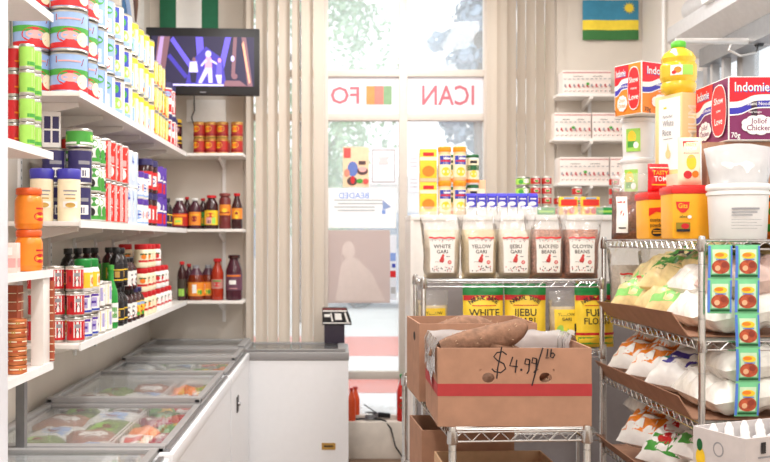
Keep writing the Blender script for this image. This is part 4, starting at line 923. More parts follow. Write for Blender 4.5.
# ------------------------------------------------------------------ cardboard
def carton(w, d, h, t=.006, m=CARD, m2=CARDD, open_=True, holes=None, band=None, name='cardboard_box', flaps=False):
    g = Geo()
    g.b2(-w / 2, w / 2, -d / 2, d / 2, 0, t, m)
    if holes:
        # front wall with round hand holes
        zc, r, xs = holes; n = 20
        edges = [-w / 2] + [x for c in xs for x in (c - r * 1.4, c + r * 1.4)] + [w / 2]
        for i in range(0, len(edges), 2): g.b2(edges[i], edges[i + 1], -d / 2, -d / 2 + t, t, h, m)
        for c in xs:
            a, b = r * 1.4, r * 1.4
            g.b2(c - a, c + a, -d / 2, -d / 2 + t, t, zc - b, m); g.b2(c - a, c + a, -d / 2, -d / 2 + t, zc + b, h, m)
            for yy, s_ in ((-d / 2, 1), (-d / 2 + t, -1)):
                sq = []; ci = []
                for i in range(n):
                    q = 2 * PI * i / n; cs, sn = math.cos(q), math.sin(q); k = 1 / max(abs(cs), abs(sn))
                    sq.append((c + a * cs * k, yy, zc + b * sn * k)); ci.append((c + r * cs, yy, zc + r * .82 * sn))
                fs = [(i, (i + 1) % n, n + (i + 1) % n, n + i) for i in range(n)]
                g.add(sq + ci, fs if s_ > 0 else [tuple(reversed(f)) for f in fs], m if s_ > 0 else m2)
            ri = [(c + r * math.cos(2 * PI * i / n), -d / 2, zc + r * .82 * math.sin(2 * PI * i / n)) for i in range(n)]
            g.add(ri + [(p[0], -d / 2 + t, p[2]) for p in ri], [(i, (i + 1) % n, n + (i + 1) % n, n + i) for i in range(n)], m2)
    else: g.b2(-w / 2, w / 2, -d / 2, -d / 2 + t, t, h, m)
    g.b2(-w / 2, w / 2, d / 2 - t, d / 2, t, h, m)
    g.b2(-w / 2, -w / 2 + t, -d / 2 + t, d / 2 - t, t, h, m); g.b2(w / 2 - t, w / 2, -d / 2 + t, d / 2 - t, t, h, m)
    if not open_: g.b2(-w / 2, w / 2, -d / 2, d / 2, h, h + t, m)
    root = g.build(name, smooth=0)
    if band:
        z0, z1, bmx = band; g = Geo(); e = .0008
        g.b2(-w / 2 - e, w / 2 + e, -d / 2 - e, d / 2 + e, z0, z1, bmx); g.f = g.f[2:] if False else g.f; g.build('printed_band', root, smooth=0) if False else None
        g = Geo(); g.add([(-w / 2 - e, -d / 2 - e, z0), (w / 2 + e, -d / 2 - e, z0), (w / 2 + e, d / 2 + e, z0), (-w / 2 - e, d / 2 + e, z0), (-w / 2 - e, -d / 2 - e, z1), (w / 2 + e, -d / 2 - e, z1), (w / 2 + e, d / 2 + e, z1), (-w / 2 - e, d / 2 + e, z1)], [(0, 1, 5, 4), (1, 2, 6, 5), (2, 3, 7, 6), (3, 0, 4, 7)], bmx)
        g.build('printed_band', root, smooth=0, label='dark red printed band')
    return root
MARK = mat('marker_ink', (34, 26, 30), .6, var=.02)
bxw, bxd, bxh = .514, .40, .262; zc = .947; PXC = 515
BAND = mat('box_red_band', (172, 52, 54), .7, var=.05)
bx1 = carton(bxw, bxd, bxh, holes=(.163, .021, (-.088, .103)), band=(.102, .143, BAND), name='yam_box')
bx1.location = (X_(PXC, 3.0), 3.005 + bxd / 2, zc)
tag(bx1, 'brown cardboard yam box with red band and handwritten price in front', 'box')
W_ = .0046
def px2(px, py): return ((px - PXC) * 3.0 / 900, (427 - py) * 3.0 / 900)
def stroke(pts, w=W_): return ('line', [px2(*p) for p in pts], w, MARK)
price = [stroke([(507, 355), (503, 352), (497, 353), (494, 357), (498, 361), (504, 364), (506, 369), (501, 373), (495, 372), (492, 369)]), stroke([(502, 347), (500, 358), (498, 368), (497, 379)]),
         stroke([(513, 357), (510, 366), (518, 367)]), stroke([(517, 360), (515.5, 373)]), ('ell',) + px2(521.5, 370) + (.004, .004, MARK),
         stroke([(530, 360), (526, 359), (525, 364), (529, 365), (530, 360), (529, 371), (527, 374)]), stroke([(537, 359), (533, 358), (532, 363), (536, 364), (537, 359), (536, 370), (534, 373)]),
         stroke([(543, 348), (538, 364), (532, 386)]), stroke([(548, 349), (547, 357)]), stroke([(551.5, 349), (550.5, 357), (553, 358), (555, 355), (553, 353), (551, 354)]), stroke([(545.5, 358), (549, 358)], .003)]
Geo().art(price, flat((0, -bxd / 2, 0), (1, 0, 0), (0, 0, 1), (0, -1, 0))).build('handwritten_price', bx1, smooth=0, label='black handwritten $4.99/lb')
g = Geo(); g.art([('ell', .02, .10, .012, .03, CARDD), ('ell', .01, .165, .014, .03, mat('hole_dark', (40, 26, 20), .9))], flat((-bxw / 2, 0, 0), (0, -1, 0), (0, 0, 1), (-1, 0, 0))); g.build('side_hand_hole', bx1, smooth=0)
# plastic liner hanging over the rim
LIN = film('liner_plastic', (250, 250, 252), .3, gloss=.4, bump=.4, scale=20)
def liner(w, d, h, label, loc, rz, seed, skip_front=True):
    g = Geo()
    def wall(p0, p1, out, drop):
        L = math.hypot(p1[0] - p0[0], p1[1] - p0[1]); nn = int(L / .012)
        def f(a, b):
            x = p0[0] + (p1[0] - p0[0]) * a; y = p0[1] + (p1[1] - p0[1]) * a
            k = b * 2 - 1; q = noise.noise(Vector((a * L * 26 + seed, b * 3, seed)))
            if k < 0: o = -.012 + .008 * q; z = h + k * .12 + .006
            else: o = .012 * min(1, k * 5) + .006 * q * k; z = h + .014 - k * drop * (1 + .5 * noise.noise(Vector((a * L * 12, seed, 3)))) + .008 * q
            return (x + out[0] * o, y + out[1] * o, z)
        g.grid(f, nn, 10, LIN)
    a, b = w / 2, d / 2
    wall((-a, -b + .02), (-a, b), (-1, 0), .13); wall((-a, b), (a, b), (0, 1), .03); wall((a, b), (a, b * .1), (1, 0), .03)
    o = g.build('plastic_liner', loc=loc, rz=rz); tag(o, label, 'plastic liner')
liner(bxw - .012, bxd - .012, bxh + .008, 'crumpled white plastic liner hanging over the rim of the front yam box', bx1.location, 0, 3)
bx2 = carton(.46, .36, .30, name='yam_box'); bx2.location = (.545, 3.66, zc); bx2.rotation_euler = (0, 0, ca)
tag(bx2, 'taller plain cardboard yam box standing behind the priced one', 'box')
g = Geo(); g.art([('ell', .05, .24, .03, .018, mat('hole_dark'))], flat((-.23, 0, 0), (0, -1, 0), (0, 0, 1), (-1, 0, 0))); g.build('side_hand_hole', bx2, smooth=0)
YAM = mat('yam_bark', (134, 100, 80), .9, var=.3, scale=34, bump=.5); YAMT = mat('yam_cut', (216, 190, 160), .8)
def yam(L, r, seed, label, loc, rot):
    g = Geo(); n = 26; m_ = 30
    def f(a, b):
        s_ = a * 2 - 1; q = 2 * PI * b
        rr = r * (max(0, 1 - abs(s_) ** 2.6) ** .55) * (1 + .16 * s_)
        rr *= 1 + .10 * noise.noise(Vector((a * 5 + seed, math.cos(q) * 1.3, math.sin(q) * 1.3))) + .035 * noise.noise(Vector((a * 24, math.cos(q) * 6, math.sin(q) * 6 + seed)))
        return (s_ * L / 2, math.cos(q) * rr + .012 * math.sin(a * 4 + seed), math.sin(q) * rr + .014 * math.sin(a * 5 + seed))
    g.grid(f, m_, n, YAM); o = g.build('yam', loc=loc, smooth=180); o.rotation_euler = rot; tag(o, label, 'yam', 'yams in the cardboard boxes')
    rn = random.Random(seed); g = Geo()
    for k in range(28):
        a = rn.uniform(.1, .9); b = rn.random(); p = Vector(f(a, b)); q = 2 * PI * b; nrm = Vector((0, math.cos(q), math.sin(q)))
        g.tube([p, p + nrm * .006 + Vector((.004, 0, 0))], .0009, YAMT, 4)
    g.build('root_hair', o)
yam(.37, .047, 1, 'long brown yam lying across the top of the front box', (.505, 3.16, zc + .272), (0, math.radians(-20), math.radians(5)))
yam(.33, .05, 2, 'shorter yam leaning in the middle of the front box', (.65, 3.20, zc + .20), (0, math.radians(22), math.radians(35)))
yam(.30, .05, 3, 'yam lying low at the left inside the front box', (.50, 3.24, zc + .10), (0, 0, math.radians(8)))
yam(.30, .05, 4, 'yam lying low at the right inside the front box', (.74, 3.20, zc + .07), (0, 0, math.radians(80)))
yam(.34, .055, 5, 'reddish yam lying on top of the rear box', (.52, 3.62, zc + .25), (0, math.radians(4), math.radians(12)))
yam(.34, .06, 6, 'yam under the reddish one in the rear box', (.56, 3.66, zc + .125), (0, math.radians(4), math.radians(12)))
# lower shelf boxes of the cart
cr = carton(.40, .34, .22, name='produce_crate', m=mat('pale_crate_card', (206, 168, 134), .85, var=.06)); cr.location = (.575, 3.19, .563); cr.rotation_euler = (0, 0, math.radians(2))
tag(cr, 'shallow open produce crate on the lower wire shelf below the priced box', 'box')
cr2 = carton(.36, .30, .28, name='produce_crate'); cr2.location = (.50, 3.60, .563); cr2.rotation_euler = (0, 0, math.radians(4))
tag(cr2, 'deeper open produce crate behind the shallow one on the lower shelf', 'box')
for i, (x, y, z, r) in enumerate(((.48, 3.17, .62, .3), (.66, 3.20, .62, -.6), (.58, 3.22, .70, .1))):
    yam(.24, .045, 10 + i, 'small brown yam in the shallow crate, %s' % ('left one', 'right one', 'the one on top')[i], (x, y, z), (0, .05, r))

# ------------------------------------------------------------------ clear bags of flour and beans
CB = film('clear_bag', (252, 252, 252), .84, gloss=.5, bump=.5, scale=14, rough=.12)
GARI = mat('cream_flour', (252, 236, 214), .9, var=.08, scale=60, bump=.1); GARI2 = mat('yellow_flour', (250, 228, 188), .9, var=.08, scale=60, bump=.1)
BEAN = mat('brown_beans', (206, 152, 130), .6, var=.45, scale=110, bump=.6); BEAN2 = mat('red_brown_beans', (206, 140, 112), .6, var=.5, scale=120, bump=.6)
FIG = mat('label_red_figure', (208, 60, 60), .5)
def flour_bag(t1, t2, fillm, seed):
    def fn():
        w, h, t = .176, .245, .10
        root = empty('flour_bag')
        g = Geo(); F, B = pillow(g, w, h, t, fillm, 14, 14, seed=seed, top=.35, wr=.007, pw=3); g.build('filling', root)
        H = .36; g = Geo()
        def S(sg):
            def f(a, b):
                u, v = (a - .5), b * H
                wd = w + .006 + (.05 * max(0, v / H - .4) / .6) - .02 * max(0, 1 - v / .05) + .006 * noise.noise(Vector((v * 14, seed, a > .5)))
                x = u * wd; e = max(0, 1 - abs(2 * u) ** 4) ** .5
                vf = v / h
                if v < h * .8: T = (t / 2 + .007) * e * min(1, vf / .12) ** .5
                else: T = (t / 2 + .007) * e * max(0, 1 - (v - h * .8) / (H - h * .8)) ** .8 + .0015
                T += .008 * noise.noise(Vector((u * 9, v * 26, seed + sg))) * (1 if v > h else .1) * e
                return (x, sg * T, v)
            return f
        g.grid(S(-1), 16, 20, CB); g.grid(lambda a, b: S(1)(1 - a, b), 16, 20, CB); g.build('clear_bag', root)
        g = Geo(); SF = S(-1); P = lambda u, v, o=0: (lambda p: (p[0], p[1] - .0008 - o, p[2]))(SF(u / (w + .006) + .5, v / H))
        A = [('rect', -.06, .03, .06, .205, WHT), ('line', [(-.06 + .012 * i, .203 + .002 * math.sin(i * 1.7 + seed)) for i in range(11)], .008, RED),
             ('text', t1, 0, .160, .019, INK, .095), ('text', t2, 0, .134, .018, INK, .085), ('ell', 0, .096, .009, .017, FIG), ('ell', .004, .115, .006, .007, FIG), ('ell', -.008, .09, .006, .009, FIG), ('rect', .02, .108, .038, .112, GRAYP), ('ell', .036, .082, .0095, .0095, FIG), ('ell', .036, .082, .006, .006, PINK), ('rect', -.036, .083, .006, .0845, INK)]
        rn = random.Random(seed)
        for i in range(26): A.append(('ell', rn.uniform(-.05, .05), rn.uniform(.038, .062), .0022, .003, INK if i % 3 else FIG))
        for i in range(12): A.append(('ell', rn.uniform(-.05, .05), rn.uniform(.183, .196), .002, .0026, GRAYP if i % 3 else FIG))
        for it in A: pass
        g.art(A, P, .0004); g.build('label', root)
        return root
    return fn
specs = [('WHITE', 'GARI', GARI, 441.5, 'clear bag of white gari with printed label, nearest the window end'), ('YELLOW', 'GARI', GARI2, 479, 'clear bag of yellow gari between the white gari and the third bag'),
         ('IJEBU', 'GARI', GARI, 514, 'clear bag of pale ijebu gari, middle of the five clear bags'), ('BLACK EYED', 'BEANS', BEAN, 545.5, 'clear bag of speckled brown beans beside the oloyin beans'), ('OLOYIN', 'BEANS', BEAN2, 580, 'clear bag of reddish oloyin beans next to the right rack')]
for i, (a, b, m_, px, lab) in enumerate(specs):
    Kind(flour_bag(a, b, m_, i + 1), 'food bag').place((X_(px, 4.52), 4.52, 1.378), math.radians((-3, 2, -2, 3, -4)[i]), lab, 'clear printed bags on the middle rack')
kf = Kind(flour_bag('WHITE', 'BEANS', mat('white_beans', (222, 208, 196), .7, var=.2, scale=110, bump=.4), 9), 'food bag')
kf.place((1.435, 4.40, 1.203), .1, 'clear printed bag at the far end of the second right rack shelf', 'clear printed bags on the right rack')
kf.place((1.60, 4.42, 1.203), -.1, 'clear printed bag behind the far sacks, second right rack shelf', 'clear printed bags on the right rack')

# yellow stand-up pouches on the second shelf
PY = mat('pouch_yellow', (250, 214, 60), .4, var=.04); PG = mat('pouch_green', (28, 138, 66), .4, var=.04)
def pouch(t1, t2, seed, w=.208, h=.318, clear=False):
    def fn():
        root = None; g = Geo(); t = .07
        F, B = pil(w, h, t, seed, top=.5, wr=.007, pw=4)
        zc_ = [0, .10 * h / .3, h * .82, h]
        cols = [PY, PY, PG]
        for k in range(3):
            z0, z1 = zc_[k], zc_[k + 1]
            g.grid(lambda a, b: F((a - .5) * w, z0 + (z1 - z0) * b), 14, 6, cols[k]); g.grid(lambda a, b: B((.5 - a) * w, z0 + (z1 - z0) * b), 14, 6, cols[k])
        root = g.build('food_pouch')
        g = Geo()
        A = [('rect', -w * .49, h * .74, w * .49, h * .82, RED), ('ell', 0, h * .68, w * .38, h * .13, PY), ('rect', -w * .49, h * .2, w * .49, h * .24, RED), ('rect', -w * .45, h * .06, w * .45, h * .17, GREEN), ('ell', 0, h * .12, w * .2, h * .05, YEL),
             ('text', t1, 0, h * .55, .036, INK, w * .78), ('text', t2, 0, h * .42, .032, INK, w * .7), ('rect', -w * .3, h * .655, w * .3, h * .668, RED)]
        s_ = 'NATURAL TASTE'
        for i, ch in enumerate(s_):
            q = (i - (len(s_) - 1) / 2) / len(s_) * 1.9
            if ch != ' ': A.append(('text', ch, math.sin(q) * w * .42, h * .61 + math.cos(q) * h * .17, .021, INK, .02, -q * .7))
        g.art(A, F, .0004); g.build('print', root)
        return root
    return fn
Kind(pouch('WHITE', 'GARI', 21), 'pouch').place((X_(483, 4.5), 4.50, 1.034), .05, 'yellow and green white gari pouch under the clear bags, left one', 'yellow pouches on the second shelf')
Kind(pouch('IJEBU', 'GARI', 22), 'pouch').place((X_(525, 4.52), 4.52, 1.034), -.08, 'yellow and green ijebu gari pouch beside the white gari pouch', 'yellow pouches on the second shelf')
Kind(pouch('FUFU', 'FLOUR', 23), 'pouch').place((X_(598, 4.5) - .02, 4.50, 1.034), .15, 'yellow and green pouch half hidden beside the right rack', 'yellow pouches on the second shelf')
def cpouch():
    w, h, t = .15, .28, .07; root = empty('food_pouch')
    g = Geo(); F, B = pillow(g, w, h * .72, t, GARI2, seed=31, top=.4); g.build('filling', root)
    g = Geo(); F2, B2 = pillow(g, w + .012, h, t + .008, CB, seed=32, top=.5, wr=.008); g.build('clear_bag', root)
    g = Geo(); g.art([('rect', -.06, .03, .06, .19, PY), ('text', 'YELLOW', 0, .165, .016, INK, .09), ('text', 'GARI', 0, .142, .016, INK, .07), ('ell', -.02, .09, .03, .025, LGREEN), ('ell', .02, .07, .025, .02, WHT), ('rect', .04, .06, .05, .12, INK)], lambda u, v, o=0: (lambda p: (p[0], p[1] - .006, p[2]))(F2(u, v, o)), .0004); g.build('label', root)
    return root
Kind(cpouch, 'pouch').place((X_(563, 4.55), 4.52, 1.034), 0, 'clear pouch with yellow label between the green topped pouches', 'clear pouches on the second shelf')
Kind(cpouch, 'pouch').place((.50, 4.60, 1.034), .1, 'clear pouch with yellow label behind the rear yam box', 'clear pouches on the second shelf')

# ------------------------------------------------------------------ low display shelving behind the bags
GR = mat('dusk_grey_panel', (150, 144, 146), .7, var=.04)
root = empty('display_shelving', (1.08, 5.2, 0))
g = Geo(); g.b2(-.66, .62, -.2, .2, 1.68, 1.71, SHELFM, bev=.003); g.build('top_board', root)
for x in (-.66, .60): g = Geo(); g.b2(x, x + .02, -.2, .2, 0, 1.68, SHELFM); g.build('side_panel', root)
g = Geo(); g.b2(-.64, .60, -.19, -.18, 0.02, 1.34, GR); g.build('front_panel', root, label='dusky grey lower panel')
g = Geo(); g.b2(-.64, .60, -.19, -.18, 1.34, 1.68, SHELFM); g.build('front_panel', root)
tag(root, 'waist high grey shelving behind the wire rack holding jars and cartons', 'shelving')
GZ = 1.711
def gx(px, y=5.1): return X_(px, y)
def yb(): return pouchbox('yellow_flour_box', .095, .05, .185, YEL, [('rect', -.0475, .12, .0475, .14, CREAM), ('rect', -.03, .145, .03, .165, RED), ('ell', 0, .06, .035, .03, ORANGE), ('rect', -.0475, .0, .0475, .02, mat('peach'))])()
ky = Kind(yb, 'box')
ky.place((gx(428, 5.08), 5.08, GZ), 0, 'yellow flour box, lower one of the pair by the window', 'yellow flour boxes'); ky.place((gx(428, 5.08), 5.08, GZ + .186), 0, 'yellow flour box with red mark, upper one of the pair by the window', 'yellow flour boxes')
def pb(): return container('malt_jar', [(.034, 0), (.036, .006), (.036, .155), (.033, .165)], mat('peach_jar', (240, 200, 150), .4), (.036, .02, .145, CREAM, [('rect', -.036, .09, .036, .14, BLUE), ('rect', -.03, .105, .03, .115, RED), ('ell', 0, .05, .025, .025, YEL), ('rect', -.01, .12, .03, .128, WHT)], (-PI / 2, PI / 2)), ([(.036, .162), (.038, .166), (.038, .188), (.034, .192)], mat('orange_lid', (244, 160, 40), .35), 'lid'))
kp = Kind(pb, 'jar')
for i, px in enumerate((444.5, 459.5)):
    for lv in range(2): kp.place((gx(px, 5.08), 5.08, GZ + lv * .193), .1, 'peach jar with orange lid, %s one in the %s stack' % (('lower', 'upper')[lv], ('left', 'right')[i]), 'peach jars with orange lids')
def gj(): return container('soup_can', [(.033, 0), (.034, .004), (.034, .15), (.032, .155)], PLW, (.034, .01, .145, CREAM, [('rect', -.04, .08, .04, .11, DGREEN), ('ell', 0, .06, .02, .02, YEL), ('rect', -.02, .12, .02, .135, INK), ('rect', -.053, .01, .053, .03, ORANGE)], (-PI / 2, PI / 2)), ([(.035, .152), (.035, .165), (.03, .17)], DGREEN, 'lid'))
kg = Kind(gj, 'can')
for lv in range(2): kg.place((gx(473, 5.10), 5.11, GZ + lv * .172), 0, 'cream can with dark green lid, %s one beside the peach jars' % ('lower', 'upper')[lv], 'cream cans with green lids')
for i, px in enumerate((449, 461, 472)):
    for lv in range(2): kg.place((gx(px, 5.3), 5.3, GZ + lv * .19), 0, 'cream can with dark green lid, %s of the back row, %s layer' % (ORD[i], ('lower', 'upper')[lv]), 'cream cans with green lids')
Kind(pouchbox('peach_carton', .045, .05, .2, mat('peach'), [('rect', -.018, .05, .018, .15, CREAM)]), 'carton').place((gx(481.5, 5.12), 5.14, GZ), 0, 'slim peach carton behind the blue milk cartons')
def milk():
    root = pouchbox('milk_carton', .053, .05, .105, WHT, [('rect', -.0265, .066, .0265, .1049, mat('cobalt', (66, 62, 190), .4)), ('rect', -.012, .04, .0265, .07, mat('cobalt')), ('ell', -.003, .062, .02, .012, WHT), ('rect', -.016, .085, .016, .092, WHT), ('rect', -.02, .03, .01, .034, LBLUE)])()
    g = Geo(); g.prism([(-.025, .105), (.025, .105), (0, .12)], 'x', -.0265, .0265, mat('cobalt')); g.build('gable_top', root); return root
km = Kind(milk, 'carton')
for i in range(7): km.place((gx(471 + 10.2 * i, 5.04), 5.04, GZ), random.uniform(-.04, .04), 'small blue and white milk carton, %s of seven in the row' % ORD[i], 'blue and white milk cartons')
def grn(): return tin('green_pea_tin', .042, .055, LGREEN, [('ell', .012, .03, .018, .014, WHT), ('ell', -.02, .025, .015, .012, GREEN), ('rect', -.04, .045, .04, .05, DGREEN)], reps=(-PI / 2, PI / 2))()
kgn = Kind(grn, 'tin')
for lv in range(4): kgn.place((gx(523, 5.2), 5.2, GZ + lv * .056), 0, 'green and white vegetable tin, %s from the bottom of its stack' % ORD[lv], 'green vegetable tins')
def rtn(): return tin('tomato_tin', .029, .055, TOM, [('ell', 0, .03, .016, .012, PINK), ('ell', .0, .026, .01, .006, GREEN)], reps=(-PI / 2, PI / 2), n=18)()
krt = Kind(rtn, 'tin')
for i, (px, y, n) in enumerate(((535.5, 5.14, 4), (546.5, 5.14, 4), (558.5, 5.2, 2), (568, 5.24, 2), (577, 5.2, 3), (614, 5.22, 4), (606, 5.18, 1), (622, 5.2, 1))):
    for lv in range(n): krt.place((gx(px, y), y, GZ + lv * .056), 0, 'small red tomato tin, %s from the bottom of the %s stack' % (ORD[lv], ORD[i]), 'small red tomato tins')
def tpk():
    root = pouchbox('tomato_carton', .098, .04, .10, YEL, [('rect', -.045, .05, .045, .085, mat('bright_red')), ('rect', -.03, .03, .03, .048, ORANGE), ('ell', .015, .02, .016, .016, RED), ('ell', -.02, .018, .014, .012, RED), ('ell', 0, .04, .014, .006, WHT), ('rect', -.03, .088, .03, .097, LBLUE)])(); return root
kt = Kind(tpk, 'carton')
kt.place((gx(569, 5.02), 5.04, GZ), 0, 'yellow and red tomato carton, the one nearer the window', 'yellow and red tomato cartons'); kt.place((gx(591, 5.02), 5.04, GZ), 0, 'yellow and red tomato carton, the one nearer the right rack', 'yellow and red tomato cartons')
def gbx(): return pouchbox('flat_green_box', .10, .06, .04, mat('kelly_green', (40, 150, 70), .4), [('rect', -.04, .012, .04, .024, LGREEN)])()
kgb = Kind(gbx, 'box')
for i, px in enumerate((546, 605)): kgb.place((gx(px, 5.02), 5.04, GZ), 0, 'flat green box %s' % ('beside the last milk carton', 'right of the tomato cartons'), None) if False else kgb.place((gx(px, 5.02), 5.04, GZ), 0, 'flat green box %s' % ('between milk cartons and tomato cartons', 'lying to the right of the tomato cartons')[i], 'flat green boxes')

# ------------------------------------------------------------------ wall shelves with patterned boxes
rows = ((557, 616, 94, 'top', ((563, 611, 24),)), (553, 626, 138.5, 'middle', ((554.5, 591, 26), (592.5, 628, 26))), (557, 626, 183, 'lowest', ((560, 609, 26), (610.5, 640, 26))))
for (p0, p1, py, nm, bs) in rows:
    z = Z_(py, 6.3); g = Geo(); g.b2(X_(p0, 6.3), 2.10, 6.28, 6.497, z - .02, z, SHELFM, bev=.003)
    o = g.build('wall_shelf'); tag(o, 'short white shelf under the wall flag, %s of three' % nm, 'shelf', 'short white shelves under the flag')
    g = Geo(); bracket(g, X_(590, 6.3), 6.497, z - .021, 0, 1); g.build('bracket', o)
    for i, (q0, q1, hh) in enumerate(bs):
        w_ = (q1 - q0) * 6.32 / 900; h_ = hh * 6.32 / 900
        BXM = mat('patterned_box_white', (236, 226, 220), .6, var=.02); PRd = mat('pattern_red', (186, 70, 76), .6)
        A = [('rect', -w_ / 2, h_ - .02, w_ / 2, h_ - .012, mat('pattern_rose', (196, 130, 130), .6))]
        rn = random.Random(i + int(py)); n = int(w_ / .03)
        for k in range(n):
            u = -w_ / 2 + (k + .5) * w_ / n
            A += [('ell', u, h_ * .36, .007, .012, PRd if k % 2 else GRAYP), ('ell', u + .008, h_ * .3, .004, .006, PRd), ('rect', u - .01, h_ * .62, u + .008, h_ * .65, GRAYP), ('ell', u, h_ * .12, .004, .004, INK), ('ell', u + .012, h_ * .14, .003, .003, PRd)]
        A += [('rect', -w_ * .3, h_ * .72, -w_ * .1, h_ * .74, INK), ('rect', w_ * .1, h_ * .72, w_ * .3, h_ * .74, INK), ('ell', 0, h_ * .42, .012, .01, GREEN)]
        Kind(pouchbox('patterned_box', w_, .16, h_, BXM, A), 'box').place((X_((q0 + q1) / 2, 6.32), 6.40, z + .001), 0, 'white box with small red pattern on the %s shelf under the flag%s' % (nm, '' if len(bs) == 1 else (', nearer the blinds' if i == 0 else ', nearer the corner')), 'red patterned white boxes')
g = Geo(); g.b2(X_(590, 6.48) - .012, X_(590, 6.48) + .012, 6.49, 6.4999, 1.7, 2.65, PLW)
o = g.build('shelf_standard', smooth=0); tag(o, 'white slotted shelf upright on the wall below the flag', 'shelf upright', 'slotted shelf uprights')

# ------------------------------------------------------------------ things on top of the right rack
T0 = 1.573
TUBM = mat('tub_amber', (250, 178, 40), .35, var=.02); TUBR = mat('tub_red_lid', (222, 44, 40), .35)
def tub(w, d, h, art, name='custard_tub', side=None):
    def fn():
        g = Geo(); g.box((0, 0, h / 2), (w * .96, d * .96, h), TUBM, bev=.012, top=(1.03, 1.03)); root = g.build(name)
        g = Geo(); g.box((0, 0, h + .006), (w * 1.04, d * 1.04, .03), TUBR, bev=.008); g.box((0, 0, h + .022), (w * .9, d * .9, .008), TUBR, bev=.003); g.build('lid', root)
        g = Geo(); g.art(art, flat((0, -d * .497, 0), (1, 0, 0), (0, .005, 1), (0, -1, 0)), .002)
        if side: g.art(side, flat((-w * .497, 0, 0), (0, -1, 0), (0, 0, 1), (-1, 0, 0)), .002)
        g.build('label', root, smooth=0)
        return root
    return fn
tubA = [('poly', [(-.065, .135), (.0, .14), (-.005, .115), (-.03, .12), (-.065, .10)], TUBR), ('text', 'custard', -.028, .085, .017, INK, .066), ('text', 'powder', -.03, .062, .017, INK, .06), ('ell', -.03, .03, .026, .018, INK), ('rect', -.05, .025, -.012, .03, TUBM), ('rect', -.05, .035, -.012, .038, TUBM), ('rect', -.008, .026, .0, .05, INK)]
Kind(tub(.135, .15, .18, tubA), 'tub').place((1.418, 3.97, T0), math.radians(3), 'amber custard powder tub with red lid and black lettering', 'amber tubs')
tubB = [('poly', [(-.062, .148), (-.008, .148), (-.012, .122), (-.025, .108), (-.035, .104), (-.045, .108), (-.058, .122)], TUBR), ('text', 'Gits', -.035, .132, .02, YEL, .036), ('text', 'salted', -.034, .09, .011, DGREEN, .03), ('ell', -.01, .088, .008, .007, WHT), ('rect', -.063, .03, -.008, .066, mat('label_olive', (150, 130, 30), .5)), ('ell', -.028, .052, .016, .011, RED), ('rect', -.06, .03, -.01, .04, INK)]
Kind(tub(.155, .15, .188, tubB), 'tub').place((1.408, 3.62, T0), math.radians(-2), 'amber tub with red lid and red crest label behind the post', 'amber tubs')
def sachet_bag(w, h, t, base, art, seed, name='spice_bag'):
    def fn():
        g = Geo(); F, B = pillow(g, w, h, t, base, 12, 14, seed=seed, top=.3, wr=.006, pw=4); root = g.build(name)
        g = Geo(); g.art(art, F, .0005); g.build('print', root); return root
    return fn
SR = mat('sachet_red', (214, 26, 38), .35, var=.05)
Kind(sachet_bag(.10, .125, .04, SR, [('text', 'TASTY', 0, .085, .018, YEL, .075), ('text', 'TOM', 0, .058, .022, WHT, .06), ('rect', -.04, .03, .04, .035, YEL), ('rect', -.045, .105, .045, .109, CREAM)], 41), 'spice bag').place((1.42, 3.95, T0 + .206), .1, 'red spice bag with TASTY TOM lettering on the custard tub')
Kind(sachet_bag(.095, .19, .04, CREAM, [('rect', -.03, .125, .03, .175, SR), ('text', 'TASTY', 0, .16, .011, YEL, .05), ('text', 'TOM', 0, .143, .014, WHT, .04), ('ell', 0, .09, .02, .03, YEL), ('text', 'CURRY', 0, .11, .009, GRAYP, .03), ('ell', -.015, .04, .016, .016, RED), ('ell', .015, .042, .014, .014, ORANGE), ('rect', .035, .02, .042, .16, WHT)], 42), 'spice bag').place((1.415, 3.59, T0 + .216), -.05, 'cream spice bag with red square and tomatoes on the nearer tub')
Kind(sachet_bag(.07, .13, .04, mat('plum_bag', (120, 80, 90), .4), [('rect', -.02, .03, .02, .08, ORANGE)], 43), 'spice bag').place((1.455, 3.66, T0 + .216), .1, 'small plum coloured bag behind the cream spice bag')
# clear bag of brown nuts and one beside it
def nutbag(seed, lab=True):
    def fn():
        root = empty('nut_bag'); g = Geo(); F, B = pillow(g, .17, .225, .10, mat('brown_nuts', (150, 96, 78), .6, var=.45, scale=110, bump=.6), seed=seed, top=.5, wr=.008); g.build('filling', root)
        g = Geo(); F2, _ = pillow(g, .18, .31, .11, CB, seed=seed + 1, top=.75, wr=.012); g.build('clear_bag', root)
        g = Geo(); g.art([('rect', -.075, .03, -.025, .2, WHT), ('ell', -.05, .12, .008, .014, FIG), ('rect', -.07, .17, -.03, .178, RED), ('rect', -.065, .05, -.035, .056, INK)], lambda u, v, o=0: (lambda p: (p[0], p[1] - .006, p[2]))(F2(u, v, o)), .0005); g.build('label', root); return root
    return fn
Kind(nutbag(51), 'nut bag').place((1.392, 4.23, T0), -.15, 'clear bag of brown nuts slumped beside the custard tub')
kpk = Kind(pouchbox('green_white_packet', .06, .05, .2, PLW, [('rect', -.025, .02, .0, .17, LGREEN), ('ell', .012, .1, .01, .03, YEL)]), 'packet')
